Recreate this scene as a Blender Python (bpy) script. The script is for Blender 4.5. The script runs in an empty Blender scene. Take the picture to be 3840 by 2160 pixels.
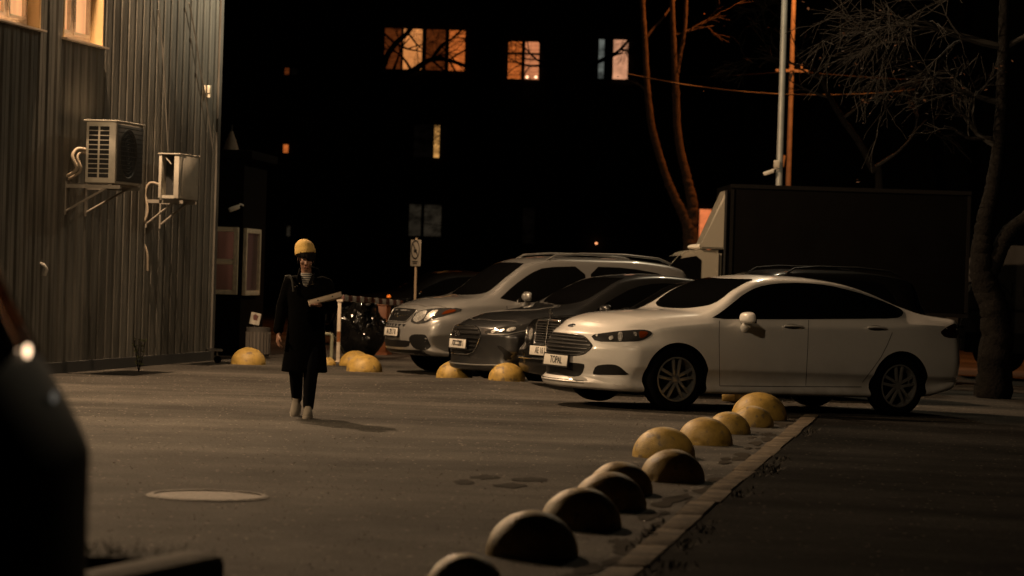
import bpy, bmesh, math, random
import numpy as np
from mathutils import Vector, Matrix, Quaternion
from mathutils.bvhtree import BVHTree
from mathutils.geometry import delaunay_2d_cdt

SC = bpy.context.scene
COL = SC.collection
R = math.radians
random.seed(7)

# ------------------------------------------------------------------ camera
FPX, H0, ROLL, EYE = 10000.0, 1020.0, 0.030, 1.45      # measured on the 3840 x 2160 photograph
cam_d = bpy.data.cameras.new('camera')
cam = bpy.data.objects.new('camera', cam_d)
COL.objects.link(cam)
cam_d.sensor_width = 36.0
cam_d.lens = 36.0 * FPX / 3840.0
cam_d.clip_end = 2000
PITCH = math.atan((1080 - H0) / FPX)
cam.matrix_world = Matrix.Translation((0, 0, EYE)) @ Matrix.Rotation(math.pi / 2 - PITCH, 4, 'X') @ Matrix.Rotation(ROLL, 4, 'Z')
cam_d.dof.use_dof = True
cam_d.dof.focus_distance = 27.5
cam_d.dof.aperture_fstop = 2.6
SC.camera = cam
CAMM = cam.matrix_world.to_3x3()
CAMP = Vector((0, 0, EYE))

def ray(px, py):
    return (CAMM @ Vector(((px - 1920) / FPX, -(py - 1080) / FPX, -1))).normalized()
def at(px, py, Y):                       # point seen at a photo pixel, at distance Y
    d = ray(px, py)
    return CAMP + d * (Y / d.y)
def gnd(px, py, z=0.0):                  # point of the ground seen at a photo pixel
    d = ray(px, py)
    return CAMP + d * ((z - EYE) / d.z)
def ppm(py, px=1920, z=0.0):
    return FPX / gnd(px, py, z).y

# ------------------------------------------------------------------ world, lamps, exposure
W = bpy.data.worlds.new('World')
SC.world = W
W.use_nodes = True
nt = W.node_tree
bg = nt.nodes['Background']
sky = nt.nodes.new('ShaderNodeTexSky')
sky.sky_type = 'NISHITA'
sky.sun_disc = False
sky.sun_elevation = R(3)
sky.sun_rotation = R(250)
nt.links.new(sky.outputs[0], bg.inputs[0])
bg.inputs[1].default_value = 0.00035

def lamp(name, loc, target, power, color, size=0.25, angle=150, blend=0.6):
    l = bpy.data.lights.new(name, 'SPOT')
    l.energy = power; l.color = color; l.shadow_soft_size = size
    l.spot_size = R(angle); l.spot_blend = blend
    o = bpy.data.objects.new(name, l)
    COL.objects.link(o)
    o.location = loc
    o.rotation_euler = (Vector(target) - Vector(loc)).to_track_quat('-Z', 'Y').to_euler()
    return o
WARM = (1.0, 0.65, 0.37)
lamp('yard_floodlight', (-5.5, 33.4, 8.8), (-5.5 + 2.4, 33.4 - 1.0, 8.8 - 5.2), 5700, WARM, 0.11, 164, 0.35)
lamp('side_floodlight', (-7.6, 24.7, 4.6), (-1.0, 25.2, .6), 1700, (1.0, 0.67, 0.37), 0.10, 168, 0.3)
lamp('lot_streetlight', (-1.5, 18.5, 6.6), (-1.0, 27.0, 0.6), 640, (1.0, 0.72, 0.44), 0.10, 98, 0.7)
lamp('wall_floodlight', (4.25, 44.9, 9.55), (-4.55, 40.4, 7.0), 9500, (1.0, 0.82, 0.54), 0.12, 36, 1.0)
lamp('lamp_post_light', (4.25, 44.9, 9.45), (2.5, 41.0, 0), 800, (1.0, 0.80, 0.52), 0.15, 150, 0.4)
lamp('sodium_streetlight', (6.1, 56.4, 11.3), (4.4, 56.8, 4), 3300, (1.0, 0.27, 0.05), 0.15, 120, 0.6)

vs = SC.view_settings
vs.view_transform = 'Standard'
vs.look = 'None'
vs.exposure = 0
vs.gamma = 1
vs.use_curve_mapping = False

# ------------------------------------------------------------------ materials
MATS = {}
def mat(name, color, rough=0.6, metal=0.0, coat=0.0, noise=None, bump=None, emit=None, estr=1.0, spec=0.5, coat_r=0.03, trans=0.0):
    """noise=(scale, amount[, colour2]) mottles the colour, bump=(scale, strength) roughens the surface"""
    if name in MATS: return MATS[name]
    m = bpy.data.materials.new(name); m.use_nodes = True
    N, L = m.node_tree.nodes, m.node_tree.links
    b = N['Principled BSDF']
    b.inputs['Base Color'].default_value = (*color, 1)
    b.inputs['Roughness'].default_value = rough
    b.inputs['Metallic'].default_value = metal
    b.inputs['Coat Weight'].default_value = coat
    b.inputs['Coat Roughness'].default_value = coat_r
    b.inputs['Specular IOR Level'].default_value = spec
    b.inputs['Transmission Weight'].default_value = trans
    if noise or bump:
        tc = N.new('ShaderNodeTexCoord')
    if noise:
        t = N.new('ShaderNodeTexNoise'); t.inputs['Scale'].default_value = noise[0]; t.inputs['Detail'].default_value = 6; t.inputs['Roughness'].default_value = 0.65
        L.new(tc.outputs['Object'], t.inputs['Vector'])
        r = N.new('ShaderNodeValToRGB')
        c2 = noise[2] if len(noise) > 2 else tuple(c * (1 - noise[1]) for c in color)
        c1 = color if len(noise) > 2 else tuple(min(1, c * (1 + noise[1] * .5)) for c in color)
        r.color_ramp.elements[0].position = 0.35; r.color_ramp.elements[0].color = (*c2, 1)
        r.color_ramp.elements[1].position = 0.65; r.color_ramp.elements[1].color = (*c1, 1)
        L.new(t.outputs['Fac'], r.inputs['Fac']); L.new(r.outputs['Color'], b.inputs['Base Color'])
    if bump:
        t2 = N.new('ShaderNodeTexNoise'); t2.inputs['Scale'].default_value = bump[0]; t2.inputs['Detail'].default_value = 4
        L.new(tc.outputs['Object'], t2.inputs['Vector'])
        bp = N.new('ShaderNodeBump'); bp.inputs['Strength'].default_value = bump[1]; bp.inputs['Distance'].default_value = 0.02
        L.new(t2.outputs['Fac'], bp.inputs['Height']); L.new(bp.outputs['Normal'], b.inputs['Normal'])
    if emit:
        b.inputs['Emission Color'].default_value = (*emit, 1); b.inputs['Emission Strength'].default_value = estr
    MATS[name] = m
    return m

# ------------------------------------------------------------------ objects
def tag(o, label=None, cat=None, group=None, kind=None):
    if label: o['label'] = label
    if cat: o['category'] = cat
    if group: o['group'] = group
    if kind: o['kind'] = kind
    return o
def empty(name, loc, rz=0.0, label=None, cat=None, group=None):
    o = bpy.data.objects.new(name, None); COL.objects.link(o)
    o.empty_display_size = 0.2
    o.location = loc; o.rotation_euler = (0, 0, rz)
    return tag(o, label, cat, group)
def link(name, me, mats, parent=None, smooth=None, loc=None):
    if not isinstance(mats, (list, tuple)): mats = [mats]
    mi = np.zeros(len(me.polygons), dtype=np.int32); me.polygons.foreach_get('material_index', mi)
    me.materials.clear()
    for m in mats: me.materials.append(m)
    me.polygons.foreach_set('material_index', mi)
    o = bpy.data.objects.new(name, me); COL.objects.link(o)
    if parent is not None: o.parent = parent
    if loc is not None: o.location = loc
    if smooth is not None:
        me.polygons.foreach_set('use_smooth', [True] * len(me.polygons))
        if smooth < 179: me.set_sharp_from_angle(angle=R(smooth))
    return o
class MB:
    """collects shapes; build() links them as one mesh object"""
    def __init__(s): s.bm = bmesh.new(); s.mi = 0
    def _new(s, vs_, fs):
        v = [s.bm.verts.new(p) for p in vs_]; out = []
        for f in fs:
            try:
                fa = s.bm.faces.new([v[i] for i in f]); fa.material_index = s.mi; out.append(fa)
            except ValueError: pass
        return v
    def box(s, c, size, rz=0.0, M=None, bev=0.0):
        x, y, z = (k / 2 for k in size)
        M = M if M is not None else Matrix.Translation(c) @ Matrix.Rotation(rz, 4, 'Z')
        t = bmesh.new()
        bmesh.ops.create_cube(t, size=1.0, matrix=Matrix.Diagonal((2 * x, 2 * y, 2 * z, 1)))
        if bev > 0: bmesh.ops.bevel(t, geom=t.edges[:], offset=bev, segments=2, affect='EDGES', profile=0.5)
        t.transform(M)
        s.add(t)
        return s
    def add(s, t):
        t.verts.index_update()
        s._new([v.co.copy() for v in t.verts], [[v.index for v in f.verts] for f in t.faces]); t.free()
    def tube(s, pts, r, n=8, cap=True):
        pts = [Vector(p) for p in pts]
        rs = r if isinstance(r, (list, tuple)) else [r] * len(pts)
        rings = []; up = None
        for i, p in enumerate(pts):
            d = (pts[min(i + 1, len(pts) - 1)] - pts[max(i - 1, 0)]).normalized()
            if up is None:
                up = Vector((0, 0, 1)) if abs(d.z) < 0.9 else Vector((1, 0, 0))
            a = d.cross(up)
            a = a.normalized() if a.length > 1e-6 else d.orthogonal().normalized()
            b = a.cross(d).normalized(); up = b
            rings.append([p + (a * math.cos(2 * math.pi * k / n) + b * math.sin(2 * math.pi * k / n)) * rs[i] for k in range(n)])
        vs_ = [v for q in rings for v in q]; fs = []
        for i in range(len(rings) - 1):
            for k in range(n):
                fs.append((i * n + k, i * n + (k + 1) % n, (i + 1) * n + (k + 1) % n, (i + 1) * n + k))
        if cap:
            fs.append(tuple(range(n - 1, -1, -1))); fs.append(tuple((len(rings) - 1) * n + k for k in range(n)))
        s._new(vs_, fs); return s
    def lathe(s, prof, M=None, n=40, a0=0, a1=2 * math.pi):
        """prof = [(radius, height)] turned about local Z"""
        M = M or Matrix()
        full = abs(a1 - a0 - 2 * math.pi) < 1e-6
        m = n if full else n + 1
        vs_ = [M @ Vector((r * math.cos(a0 + (a1 - a0) * k / n), r * math.sin(a0 + (a1 - a0) * k / n), z)) for r, z in prof for k in range(m)]
        fs = []
        for i in range(len(prof) - 1):
            for k in range(n):
                k2 = (k + 1) % m
                fs.append((i * m + k, i * m + k2, (i + 1) * m + k2, (i + 1) * m + k))
        s._new(vs_, fs); return s
    def poly(s, pts): s._new([Vector(p) for p in pts], [tuple(range(len(pts)))]); return s
    def prism(s, pts, ext):
        """closed polygon pts extruded by vector ext"""
        n = len(pts); e = Vector(ext); p = [Vector(q) for q in pts]
        s._new(p + [q + e for q in p], [tuple(range(n - 1, -1, -1)), tuple(range(n, 2 * n))] + [(i, (i + 1) % n, n + (i + 1) % n, n + i) for i in range(n)])
        return s
    def ball(s, c, r, sx=1, sy=1, sz=1, n=16):
        t = bmesh.new(); bmesh.ops.create_uvsphere(t, u_segments=n, v_segments=max(6, n // 2), radius=r)
        t.transform(Matrix.Translation(c) @ Matrix.Diagonal((sx, sy, sz, 1))); s.add(t); return s
    def mesh(s, name='m', merge=True):
        if merge: bmesh.ops.remove_doubles(s.bm, verts=s.bm.verts, dist=1e-5)
        bmesh.ops.recalc_face_normals(s.bm, faces=s.bm.faces)
        me = bpy.data.meshes.new(name); s.bm.to_mesh(me); s.bm.free(); return me
    def build(s, name, mats, parent=None, smooth=35, loc=None):
        return link(name, s.mesh(name), mats, parent, smooth, loc)
def evaluated(o):
    """mesh of o with its modifiers applied; o is removed"""
    dg = bpy.context.evaluated_depsgraph_get()
    me = bpy.data.meshes.new_from_object(o.evaluated_get(dg))
    bpy.data.objects.remove(o)
    return me
def copy_tree(o, parent=None):
    c = o.copy(); COL.objects.link(c)
    if parent is not None: c.parent = parent
    for ch in list(o.children): copy_tree(ch, c)
    return c
def text_mesh(txt, size, depth=0.002):
    cu = bpy.data.curves.new('t', 'FONT'); cu.body = txt; cu.size = size; cu.extrude = depth
    cu.align_x = 'CENTER'; cu.align_y = 'CENTER'; cu.resolution_u = 3
    o = bpy.data.objects.new('t', cu); COL.objects.link(o)
    me = evaluated(o); me.name = 'characters'
    return me
def bm_bvh(me, M=None):
    t = bmesh.new(); t.from_mesh(me)
    if M is not None: t.transform(M)
    b = BVHTree.FromBMesh(t); t.free(); return b

# ------------------------------------------------------------------ material library
M_WHITE = mat('white_car_paint', (0.72, 0.71, 0.69), 0.32, coat=1.0, noise=(3.0, 0.04))
M_SILVER = mat('silver_car_paint', (0.30, 0.30, 0.295), 0.35, metal=0.55, coat=1.0)
M_GREY = mat('dark_grey_car_paint', (0.07, 0.071, 0.073), 0.33, metal=0.85, coat=1.0)
M_BLACK = mat('black_car_paint', (0.004, 0.004, 0.004), 0.25, coat=0.35, spec=.2)
M_GLASS = mat('dark_car_glass', (0.003, 0.003, 0.003), 0.04, spec=0.5)
M_TYRE = mat('tyre_rubber', (0.0025, 0.0025, 0.0025), 0.95, spec=0.05)
M_ARCH = mat('wheel_arch_black', (0.003, 0.003, 0.003), 0.95, spec=.05)
M_PLASTIC = mat('black_plastic', (0.005, 0.005, 0.005), 0.5, spec=.25)
M_GAP = mat('panel_gap', (0.08, 0.075, 0.07), 0.8, spec=.1)
M_ALLOY = mat('alloy_rim', (0.30, 0.30, 0.29), 0.32, metal=0.6)
M_CHROME = mat('chrome', (0.8, 0.8, 0.8), 0.08, metal=1.0)
M_PLATE = mat('number_plate_white', (0.62, 0.60, 0.55), 0.4)
M_INK = mat('plate_black', (0.01, 0.01, 0.01), 0.5)
M_AMBER = mat('amber_lens', (0.12, 0.024, 0.004), 0.15, coat=1.0)
M_REDLENS = mat('red_lens', (0.016, 0.002, 0.002), 0.1, coat=1.0)
M_LAMPDARK = mat('headlamp_housing', (0.03, 0.03, 0.03), 0.12, coat=1.0)
M_REFLECTOR = mat('headlamp_reflector', (0.55, 0.55, 0.53), 0.3, metal=0.6, noise=(60, .8))
M_YELLOW = mat('worn_yellow_paint', (0.50, 0.29, 0.045), 0.55, noise=(9.0, 0.35), bump=(60, 0.25), spec=0.4)
M_CONC = mat('concrete', (0.30, 0.27, 0.23), 0.85, noise=(14.0, 0.4), bump=(40, 0.5))

def road_dirt(m, lo=.20, hi=.62, col=(.20, .17, .13), amt=.55):
    """splashed road dirt that thins out upwards from the sills"""
    N, L = m.node_tree.nodes, m.node_tree.links; b = N['Principled BSDF']
    tc = N.new('ShaderNodeTexCoord'); sx = N.new('ShaderNodeSeparateXYZ'); L.new(tc.outputs['Object'], sx.inputs[0])
    mr = N.new('ShaderNodeMapRange'); mr.inputs[1].default_value = lo; mr.inputs[2].default_value = hi; mr.inputs[3].default_value = 1; mr.inputs[4].default_value = 0; L.new(sx.outputs['Z'], mr.inputs[0])
    t = N.new('ShaderNodeTexNoise'); t.inputs['Scale'].default_value = 4.5; t.inputs['Detail'].default_value = 8; L.new(tc.outputs['Object'], t.inputs['Vector'])
    r = N.new('ShaderNodeMapRange'); r.inputs[1].default_value = .35; r.inputs[2].default_value = .7; r.inputs[3].default_value = 0.15; r.inputs[4].default_value = 1; L.new(t.outputs['Fac'], r.inputs[0])
    k = N.new('ShaderNodeMath'); k.operation = 'MULTIPLY'; L.new(mr.outputs[0], k.inputs[0]); L.new(r.outputs[0], k.inputs[1])
    k2 = N.new('ShaderNodeMath'); k2.operation = 'MULTIPLY'; k2.inputs[1].default_value = amt; L.new(k.outputs[0], k2.inputs[0])
    x = N.new('ShaderNodeMix'); x.data_type = 'RGBA'; x.inputs['B'].default_value = (*col, 1); L.new(k2.outputs[0], x.inputs['Factor'])
    i = b.inputs['Base Color']
    if i.links: L.new(i.links[0].from_socket, x.inputs['A'])
    else: x.inputs['A'].default_value = i.default_value
    L.new(x.outputs['Result'], i)
    rr = N.new('ShaderNodeMath'); rr.operation = 'MULTIPLY_ADD'; rr.inputs[1].default_value = .5; rr.inputs[2].default_value = b.inputs['Roughness'].default_value; L.new(k2.outputs[0], rr.inputs[0]); L.new(rr.outputs[0], b.inputs['Roughness'])
    cw = N.new('ShaderNodeMath'); cw.operation = 'SUBTRACT'; cw.inputs[0].default_value = b.inputs['Coat Weight'].default_value; L.new(k2.outputs[0], cw.inputs[1]); L.new(cw.outputs[0], b.inputs['Coat Weight'])
for _m in (M_WHITE, M_SILVER): road_dirt(_m)
road_dirt(M_GREY, col=(.09, .08, .065), amt=.4)
# ------------------------------------------------------------------ cars
def pchip(keys, xs):
    k = np.array(keys, float); x, y = k[:, 0], k[:, 1]
    h = np.diff(x); d = np.diff(y) / h
    m = np.zeros(len(x)); m[0], m[-1] = d[0], d[-1]
    for i in range(1, len(x) - 1):
        if d[i - 1] * d[i] > 0:
            w1, w2 = 2 * h[i] + h[i - 1], h[i] + 2 * h[i - 1]
            m[i] = (w1 + w2) / (w1 / d[i - 1] + w2 / d[i])
    xs = np.clip(xs, x[0], x[-1]); j = np.clip(np.searchsorted(x, xs) - 1, 0, len(h) - 1)
    t = (xs - x[j]) / h[j]
    return (y[j] * (1 + 2 * t) * (1 - t) ** 2 + h[j] * m[j] * t * (1 - t) ** 2 + y[j + 1] * t * t * (3 - 2 * t) + h[j] * m[j + 1] * t * t * (t - 1))
def bspline(P, n):
    P = np.array(P, float); P = np.vstack([2 * P[0] - P[1], P, 2 * P[-1] - P[-2]])
    m = len(P) - 3; u = np.linspace(0, m - 1e-9, n); i = u.astype(int); t = (u - i)[:, None]
    return ((1 - t) ** 3 * P[i] + (3 * t ** 3 - 6 * t ** 2 + 4) * P[i + 1] + (-3 * t ** 3 + 3 * t ** 2 + 3 * t + 1) * P[i + 2] + t ** 3 * P[i + 3]) / 6
def car_shell(C):
    """closed body surface; local x runs from nose (0) to tail, y across, z up"""
    Ln = C['L']
    xs = np.concatenate([[0.0, .004, .012, .025, .045, .07], np.arange(.1, Ln - .1, .035), Ln - np.array([.08, .05, .03, .015, .005, 0.0])])
    f = {k: pchip(C[k], xs) for k in ('zt', 'ze', 'ye', 'zs', 'ys', 'ym', 'yl', 'zb')}
    zm = C['zm']; NP = 46; rings = []
    for i, x in enumerate(xs):
        zt, ze, ye, zs, ys, ym, yl, zb = (f[k][i] for k in ('zt', 'ze', 'ye', 'zs', 'ys', 'ym', 'yl', 'zb'))
        P = [(0, zb), (yl * .5, zb), (yl - .06, zb), (yl, zb + .02), (yl + .018, zb + .065), (yl - .045, zb + .115), (ym - .045, zm - .215), (ym - .004, zm - .175), (ym - .004, zm - .155), (ym, zm - .03), (ym, zm + .06), (ys + .012, zs - .07), (ys + .004, zs - .015), (ys - .012, zs + .012),
             (ys + (ye - ys) * .3, zs + (ze - zs) * .3), (ys + (ye - ys) * .7, zs + (ze - zs) * .72), (ye + .004, ze - .012), (ye - .03, ze + (zt - ze) * .25), (ye * .72, ze + (zt - ze) * .66), (ye * .35, ze + (zt - ze) * .93), (0, zt)]
        q = bspline(P, NP)
        e = min(x / C.get('rn', .10), (Ln - x) / C.get('rt', .10), 1.0); t = math.sqrt(max(0, 1 - (1 - e) ** 2))
        k = 1 - C.get('round', .09) * (1 - t); zc = .52
        rings.append(np.column_stack([np.full(NP, x), q[:, 0] * k, zc + (q[:, 1] - zc) * k]))
    caps = [.985, .96, .92, .86, .78, .68, .56, .43, .3, .16]
    def shrink(r, s):
        c = np.array([r[0, 0], 0, .52]); o = r.copy(); o[:, 1] = r[:, 1] * s; o[:, 2] = .52 + (r[:, 2] - .52) * s; return o
    rings = [shrink(rings[0], s) for s in caps[::-1]] + rings + [shrink(rings[-1], s) for s in caps]
    A = np.array(rings)
    full = np.concatenate([A, A[:, -2:0:-1] * np.array([1, -1, 1])], axis=1)
    x, y, z = full[..., 0].copy(), full[..., 1], full[..., 2]
    Wd = max(v for _, v in C['ym'])
    ff = np.clip(1 - x / C.get('fl', 1.15), 0, 1) ** C.get('fp', 1.0); fr = np.clip(1 - (Ln - x) / C.get('rl', 1.0), 0, 1)
    zl, dl = zip(*C['leanF']); zr, dr = zip(*C['leanR'])
    full[..., 0] = x + ff * C['sweepF'] * (np.abs(y) / Wd) ** C.get('powF', 2.3) - fr * C['sweepR'] * (np.abs(y) / Wd) ** 2.3 \
        + np.interp(z, zl, dl) * np.clip(1 - x / C.get('ll', .5), 0, 1) - np.interp(z, zr, dr) * np.clip(1 - (Ln - x) / .5, 0, 1)
    nr, npt = full.shape[:2]
    bm = bmesh.new()
    vv = [[bm.verts.new(full[i, j]) for j in range(npt)] for i in range(nr)]
    for i in range(nr - 1):
        for j in range(npt):
            bm.faces.new((vv[i][j], vv[i][(j + 1) % npt], vv[i + 1][(j + 1) % npt], vv[i + 1][j]))
    bm.faces.new(vv[0][::-1]); bm.faces.new(vv[-1])
    bmesh.ops.recalc_face_normals(bm, faces=bm.faces)
    me = bpy.data.meshes.new('body'); bm.to_mesh(me); bm.free()
    return me
def cut_arches(me, C):
    o = bpy.data.objects.new('body', me); COL.objects.link(o)
    me.materials.append(M_WHITE); me.materials.append(M_ARCH)
    tmp = []
    for ax in C['axles']:
        for sgn in (-1, 1):
            b = MB()
            b.lathe([(0, 0), (C['arch'], 0), (C['arch'], .8), (0, .8)], Matrix.Translation((ax, sgn * C.get('archy', .55), C['rw'])) @ Matrix.Rotation(-sgn * math.pi / 2, 4, 'X'), 56)
            cm = b.mesh(); cm.materials.append(M_WHITE); cm.materials.append(M_ARCH)
            for p in cm.polygons: p.material_index = 1
            c = bpy.data.objects.new('cut', cm); COL.objects.link(c); tmp.append(c)
            md = o.modifiers.new('b', 'BOOLEAN'); md.operation = 'DIFFERENCE'; md.object = c; md.solver = 'EXACT'
    out = evaluated(o)
    for c in tmp: bpy.data.objects.remove(c)
    return out
def resample(pts, step, closed=True):
    out = []
    n = len(pts)
    for i in range(n if closed else n - 1):
        a, b = Vector(pts[i]), Vector(pts[(i + 1) % n]); k = max(1, int((b - a).length / step))
        out += [a + (b - a) * j / k for j in range(k)]
    if not closed: out.append(Vector(pts[-1]))
    return out
def rounded(pts, it=2):
    p = [Vector(q) for q in pts]
    for _ in range(it):
        q = []
        for i in range(len(p)):
            a, b = p[i], p[(i + 1) % len(p)]
            q += [a * .78 + b * .22, a * .22 + b * .78]
        p = q
    return p
class Car:
    def __init__(s, name, C, paint, contact, yaw, label, cat='car', group=None, scale=1.0, depth=None, tilt=0.0):
        """contact = photo pixel where the near front tyre meets the ground (or, with depth, a pixel of the nose's centre line)"""
        s.C = C; s.paint = paint
        RS = Matrix.Rotation(tilt, 4, 'Y') @ Matrix.Rotation(yaw, 4, 'Z') @ Matrix.Diagonal((scale, scale, scale, 1))
        if depth is None:
            g = gnd(*contact)
            nose = g - RS @ Vector((C['axles'][0], -C['track'] / 2 - .1, 0))
        else: nose = Vector((at(contact[0], contact[1], depth).x, depth, 0))
        s.root = empty(name, (0, 0, 0), yaw, label, cat, group)
        s.root.matrix_world = Matrix.Translation(nose) @ RS
        s.M = Matrix.Translation(nose) @ RS
        s.Mi = s.M.inverted()
        s.me = cut_arches(car_shell(C), C)
        s.bvh = bm_bvh(s.me)
        s.strips = MB(); s.o = None
    # ---- where a photo pixel meets the body, in the car's own space
    def hit(s, px, py, t=None):
        o = s.Mi @ CAMP; d = (s.Mi.to_3x3() @ ray(px, py)).normalized()
        h = s.bvh.ray_cast(o, d)
        if h[0] is None:
            Y = (s.Mi.inverted().translation).y
            p = s.Mi @ at(px, py, Y + 1.0)
            h = s.bvh.find_nearest(p)
            for _ in range(6):
                q = h[0]; tt = (q - o).dot(d); p = o + d * tt; h = s.bvh.find_nearest(p)
        return h[0], h[1]
    def local(s, p, d=None):
        if d is not None:
            h = s.bvh.ray_cast(Vector(p) - Vector(d) * 3, Vector(d))
            if h[0] is not None: return h[0], h[1]
        h = s.bvh.find_nearest(Vector(p)); return h[0], h[1]
    def patch(s, pts, hitf, step, off=.004, depth=.012, mb=None):
        """a sheet that lies on the body inside the 2-d polygon pts; hitf maps 2-d to the surface"""
        bd = resample([Vector((p[0], p[1])) for p in pts], step)
        x0, x1 = min(p.x for p in bd), max(p.x for p in bd); y0, y1 = min(p.y for p in bd), max(p.y for p in bd)
        ins = []
        n = len(bd)
        def inside(p):
            c = False
            for i in range(n):
                a, b = bd[i], bd[i - 1]
                if (a.y > p.y) != (b.y > p.y) and p.x < (b.x - a.x) * (p.y - a.y) / (b.y - a.y) + a.x: c = not c
            return c and min((p - q).length for q in bd) > step * .45
        xx = x0 + step * .5
        while xx < x1:
            yy = y0 + step * .5
            while yy < y1:
                p = Vector((xx, yy))
                if inside(p): ins.append(p)
                yy += step
            xx += step
        v, e, f, ov, oe, of = delaunay_2d_cdt(bd + ins, [(i, (i + 1) % n) for i in range(n)], [], 1, 1e-6)
        mb = mb or MB()
        top, low = [], []
        for p in v:
            q, nn = hitf(p.x, p.y); top.append(q + nn * off); low.append(q - nn * depth)
        V = mb._new(top, f)
        cnt = {}
        for t in f:
            for i in range(len(t)):
                k = (t[i], t[(i + 1) % len(t)])
                cnt[k] = 1
        rim = [k for k in cnt if (k[1], k[0]) not in cnt]
        lo = {i: mb.bm.verts.new(low[i]) for k in rim for i in k}
        for a, b in rim:
            try:
                fa = mb.bm.faces.new((V[b], V[a], lo[a], lo[b])); fa.material_index = mb.mi
            except ValueError: pass
        return mb
    def px_patch(s, name, pts, m, step=14, off=.004, depth=.012, mirror=True, parent=None, smooth=60, label=None):
        mb = s.patch(pts, s.hit, step, off, depth)
        me = mb.mesh(name)
        return s._put(name, me, m, mirror, parent, smooth)
    def _put(s, name, me, m, mirror, parent, smooth):
        par = parent or s.root
        o = link(name, me, m, par, smooth)
        if mirror:
            t = bmesh.new(); t.from_mesh(me)
            bmesh.ops.scale(t, vec=(1, -1, 1), verts=t.verts); bmesh.ops.reverse_faces(t, faces=t.faces)
            m2 = bpy.data.meshes.new(name); t.to_mesh(m2); t.free()
            link(name, m2, m, par if parent is None or not hasattr(parent, 'twin_') else par, smooth)
        return o
    def loc_patch(s, name, pts, axis, m, step=.05, off=.004, depth=.012, mirror=True, parent=None, smooth=60):
        """axis 'F': pts are (y, z) seen from the front; 'R' rear; 'S': (x, z) from the near side; 'T': (x, y) from above"""
        hf = {'F': lambda a, b: s.local((0, a, b), (1, 0, 0)), 'R': lambda a, b: s.local((s.C['L'], a, b), (-1, 0, 0)),
              'S': lambda a, b: s.local((a, 0, b), (0, 1, 0)), 'T': lambda a, b: s.local((a, b, .8), (0, 0, -1))}[axis]
        return s._put(name, s.patch(pts, hf, step, off, depth).mesh(name), m, mirror, parent, smooth)
    def strip(s, pts, axis, w=.008):
        """a panel gap drawn on the body along a line; becomes part of the body mesh"""
        hf = {'S': lambda a, b: s.local((a, 0, b), (0, 1, 0)), 'T': lambda a, b: s.local((a, b, .8), (0, 0, -1)), 'F': lambda a, b: s.local((0, a, b), (1, 0, 0)), 'P': lambda a, b: s.hit(a, b)}[axis]
        q = resample([Vector((p[0], p[1])) for p in pts], 8 if axis == 'P' else .05, False)
        H = [hf(p.x, p.y) for p in q]
        a, b = [], []
        for i, (p, n) in enumerate(H):
            d = (H[min(i + 1, len(H) - 1)][0] - H[max(i - 1, 0)][0]).normalized(); sd = d.cross(n).normalized() * w / 2
            a.append(p + n * .0025 + sd); b.append(p + n * .0025 - sd)
        for sg in (1, -1):
            fl = lambda v: Vector((v.x, v.y * sg, v.z))
            s.strips._new([fl(v) for v in a] + [fl(v) for v in b], [(i, i + 1, len(a) + i + 1, len(a) + i) for i in range(len(a) - 1)])
    def finish(s, extra=None):
        me = s.me
        if len(s.strips.bm.verts):
            t = bmesh.new(); t.from_mesh(me)
            s.strips.bm.verts.index_update()
            vv = [t.verts.new(v.co) for v in s.strips.bm.verts]
            for f in s.strips.bm.faces:
                fa = t.faces.new([vv[v.index] for v in f.verts]); fa.material_index = 2
            t.to_mesh(me); t.free()
        s.strips.bm.free()
        s.o = link('body', me, [s.paint, M_ARCH, M_GAP], s.root, 40)
        return s
    def wheels(s, rim_fn, y=None, w=.215, phase=0.0):
        C = s.C; r = C['rw']
        b = MB(); hw = w / 2
        rr = C['rim']
        b.lathe([(rr, -hw * .8), (rr + .03, -hw * .95), (r - .05, -hw), (r - .018, -hw * .9), (r, -hw * .7), (r, hw * .7), (r - .018, hw * .9), (r - .05, hw), (rr + .03, hw * .95), (rr, hw * .8)], None, 48)
        tyre = b.mesh('wheel')
        rim = rim_fn(rr, hw)
        rims = rim.mesh('rim')
        for ax in C['axles']:
            for sg in (-1, 1):
                o = link('wheel', tyre, M_TYRE, s.root, 40)
                yy = (y or C['track'] / 2)
                o.matrix_local = Matrix.Translation((ax, sg * yy, r)) @ Matrix.Rotation(math.pi / 2 if sg < 0 else -math.pi / 2, 4, 'X') @ Matrix.Rotation(phase, 4, 'Z')
                ri = link('rim', rims, [M_ALLOY, M_PLASTIC], o, 40)
    def plate(s, centre_px=None, txt='', w=.52, h=.112, loc=None, tilt=0.08, frame=True):
        if centre_px: loc = (0, 0, s.hit(*centre_px)[0].z)
        p, n = s.local(loc, (1, 0, 0))
        M = Matrix.Translation((p.x - .009, 0, p.z)) @ Matrix.Rotation(-math.pi / 2, 4, 'Z') @ Matrix.Rotation(math.pi / 2 - tilt, 4, 'X')
        b = MB(); b.box(None, (w, h, .012), M=M, bev=.003)
        pl = b.build('number_plate', M_PLATE, s.root)
        if frame:
            f = MB()
            for c, sz in (((0, h / 2 + .008, 0), (w + .03, .014, .016)), ((0, -h / 2 - .008, 0), (w + .03, .014, .016)), ((w / 2 + .008, 0, 0), (.014, h + .002, .016)), ((-w / 2 - .008, 0, 0), (.014, h + .002, .016))):
                f.box(None, sz, M=M @ Matrix.Translation(c))
            f.build('plate_frame', M_INK, pl)
        if txt:
            tm = text_mesh(txt, h * .98); tm.transform(M @ Matrix.Translation((.012, 0, .0075)) @ Matrix.Diagonal((.78, 1, 1, 1)))
            link('plate_characters', tm, M_INK, pl)
        return pl
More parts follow.
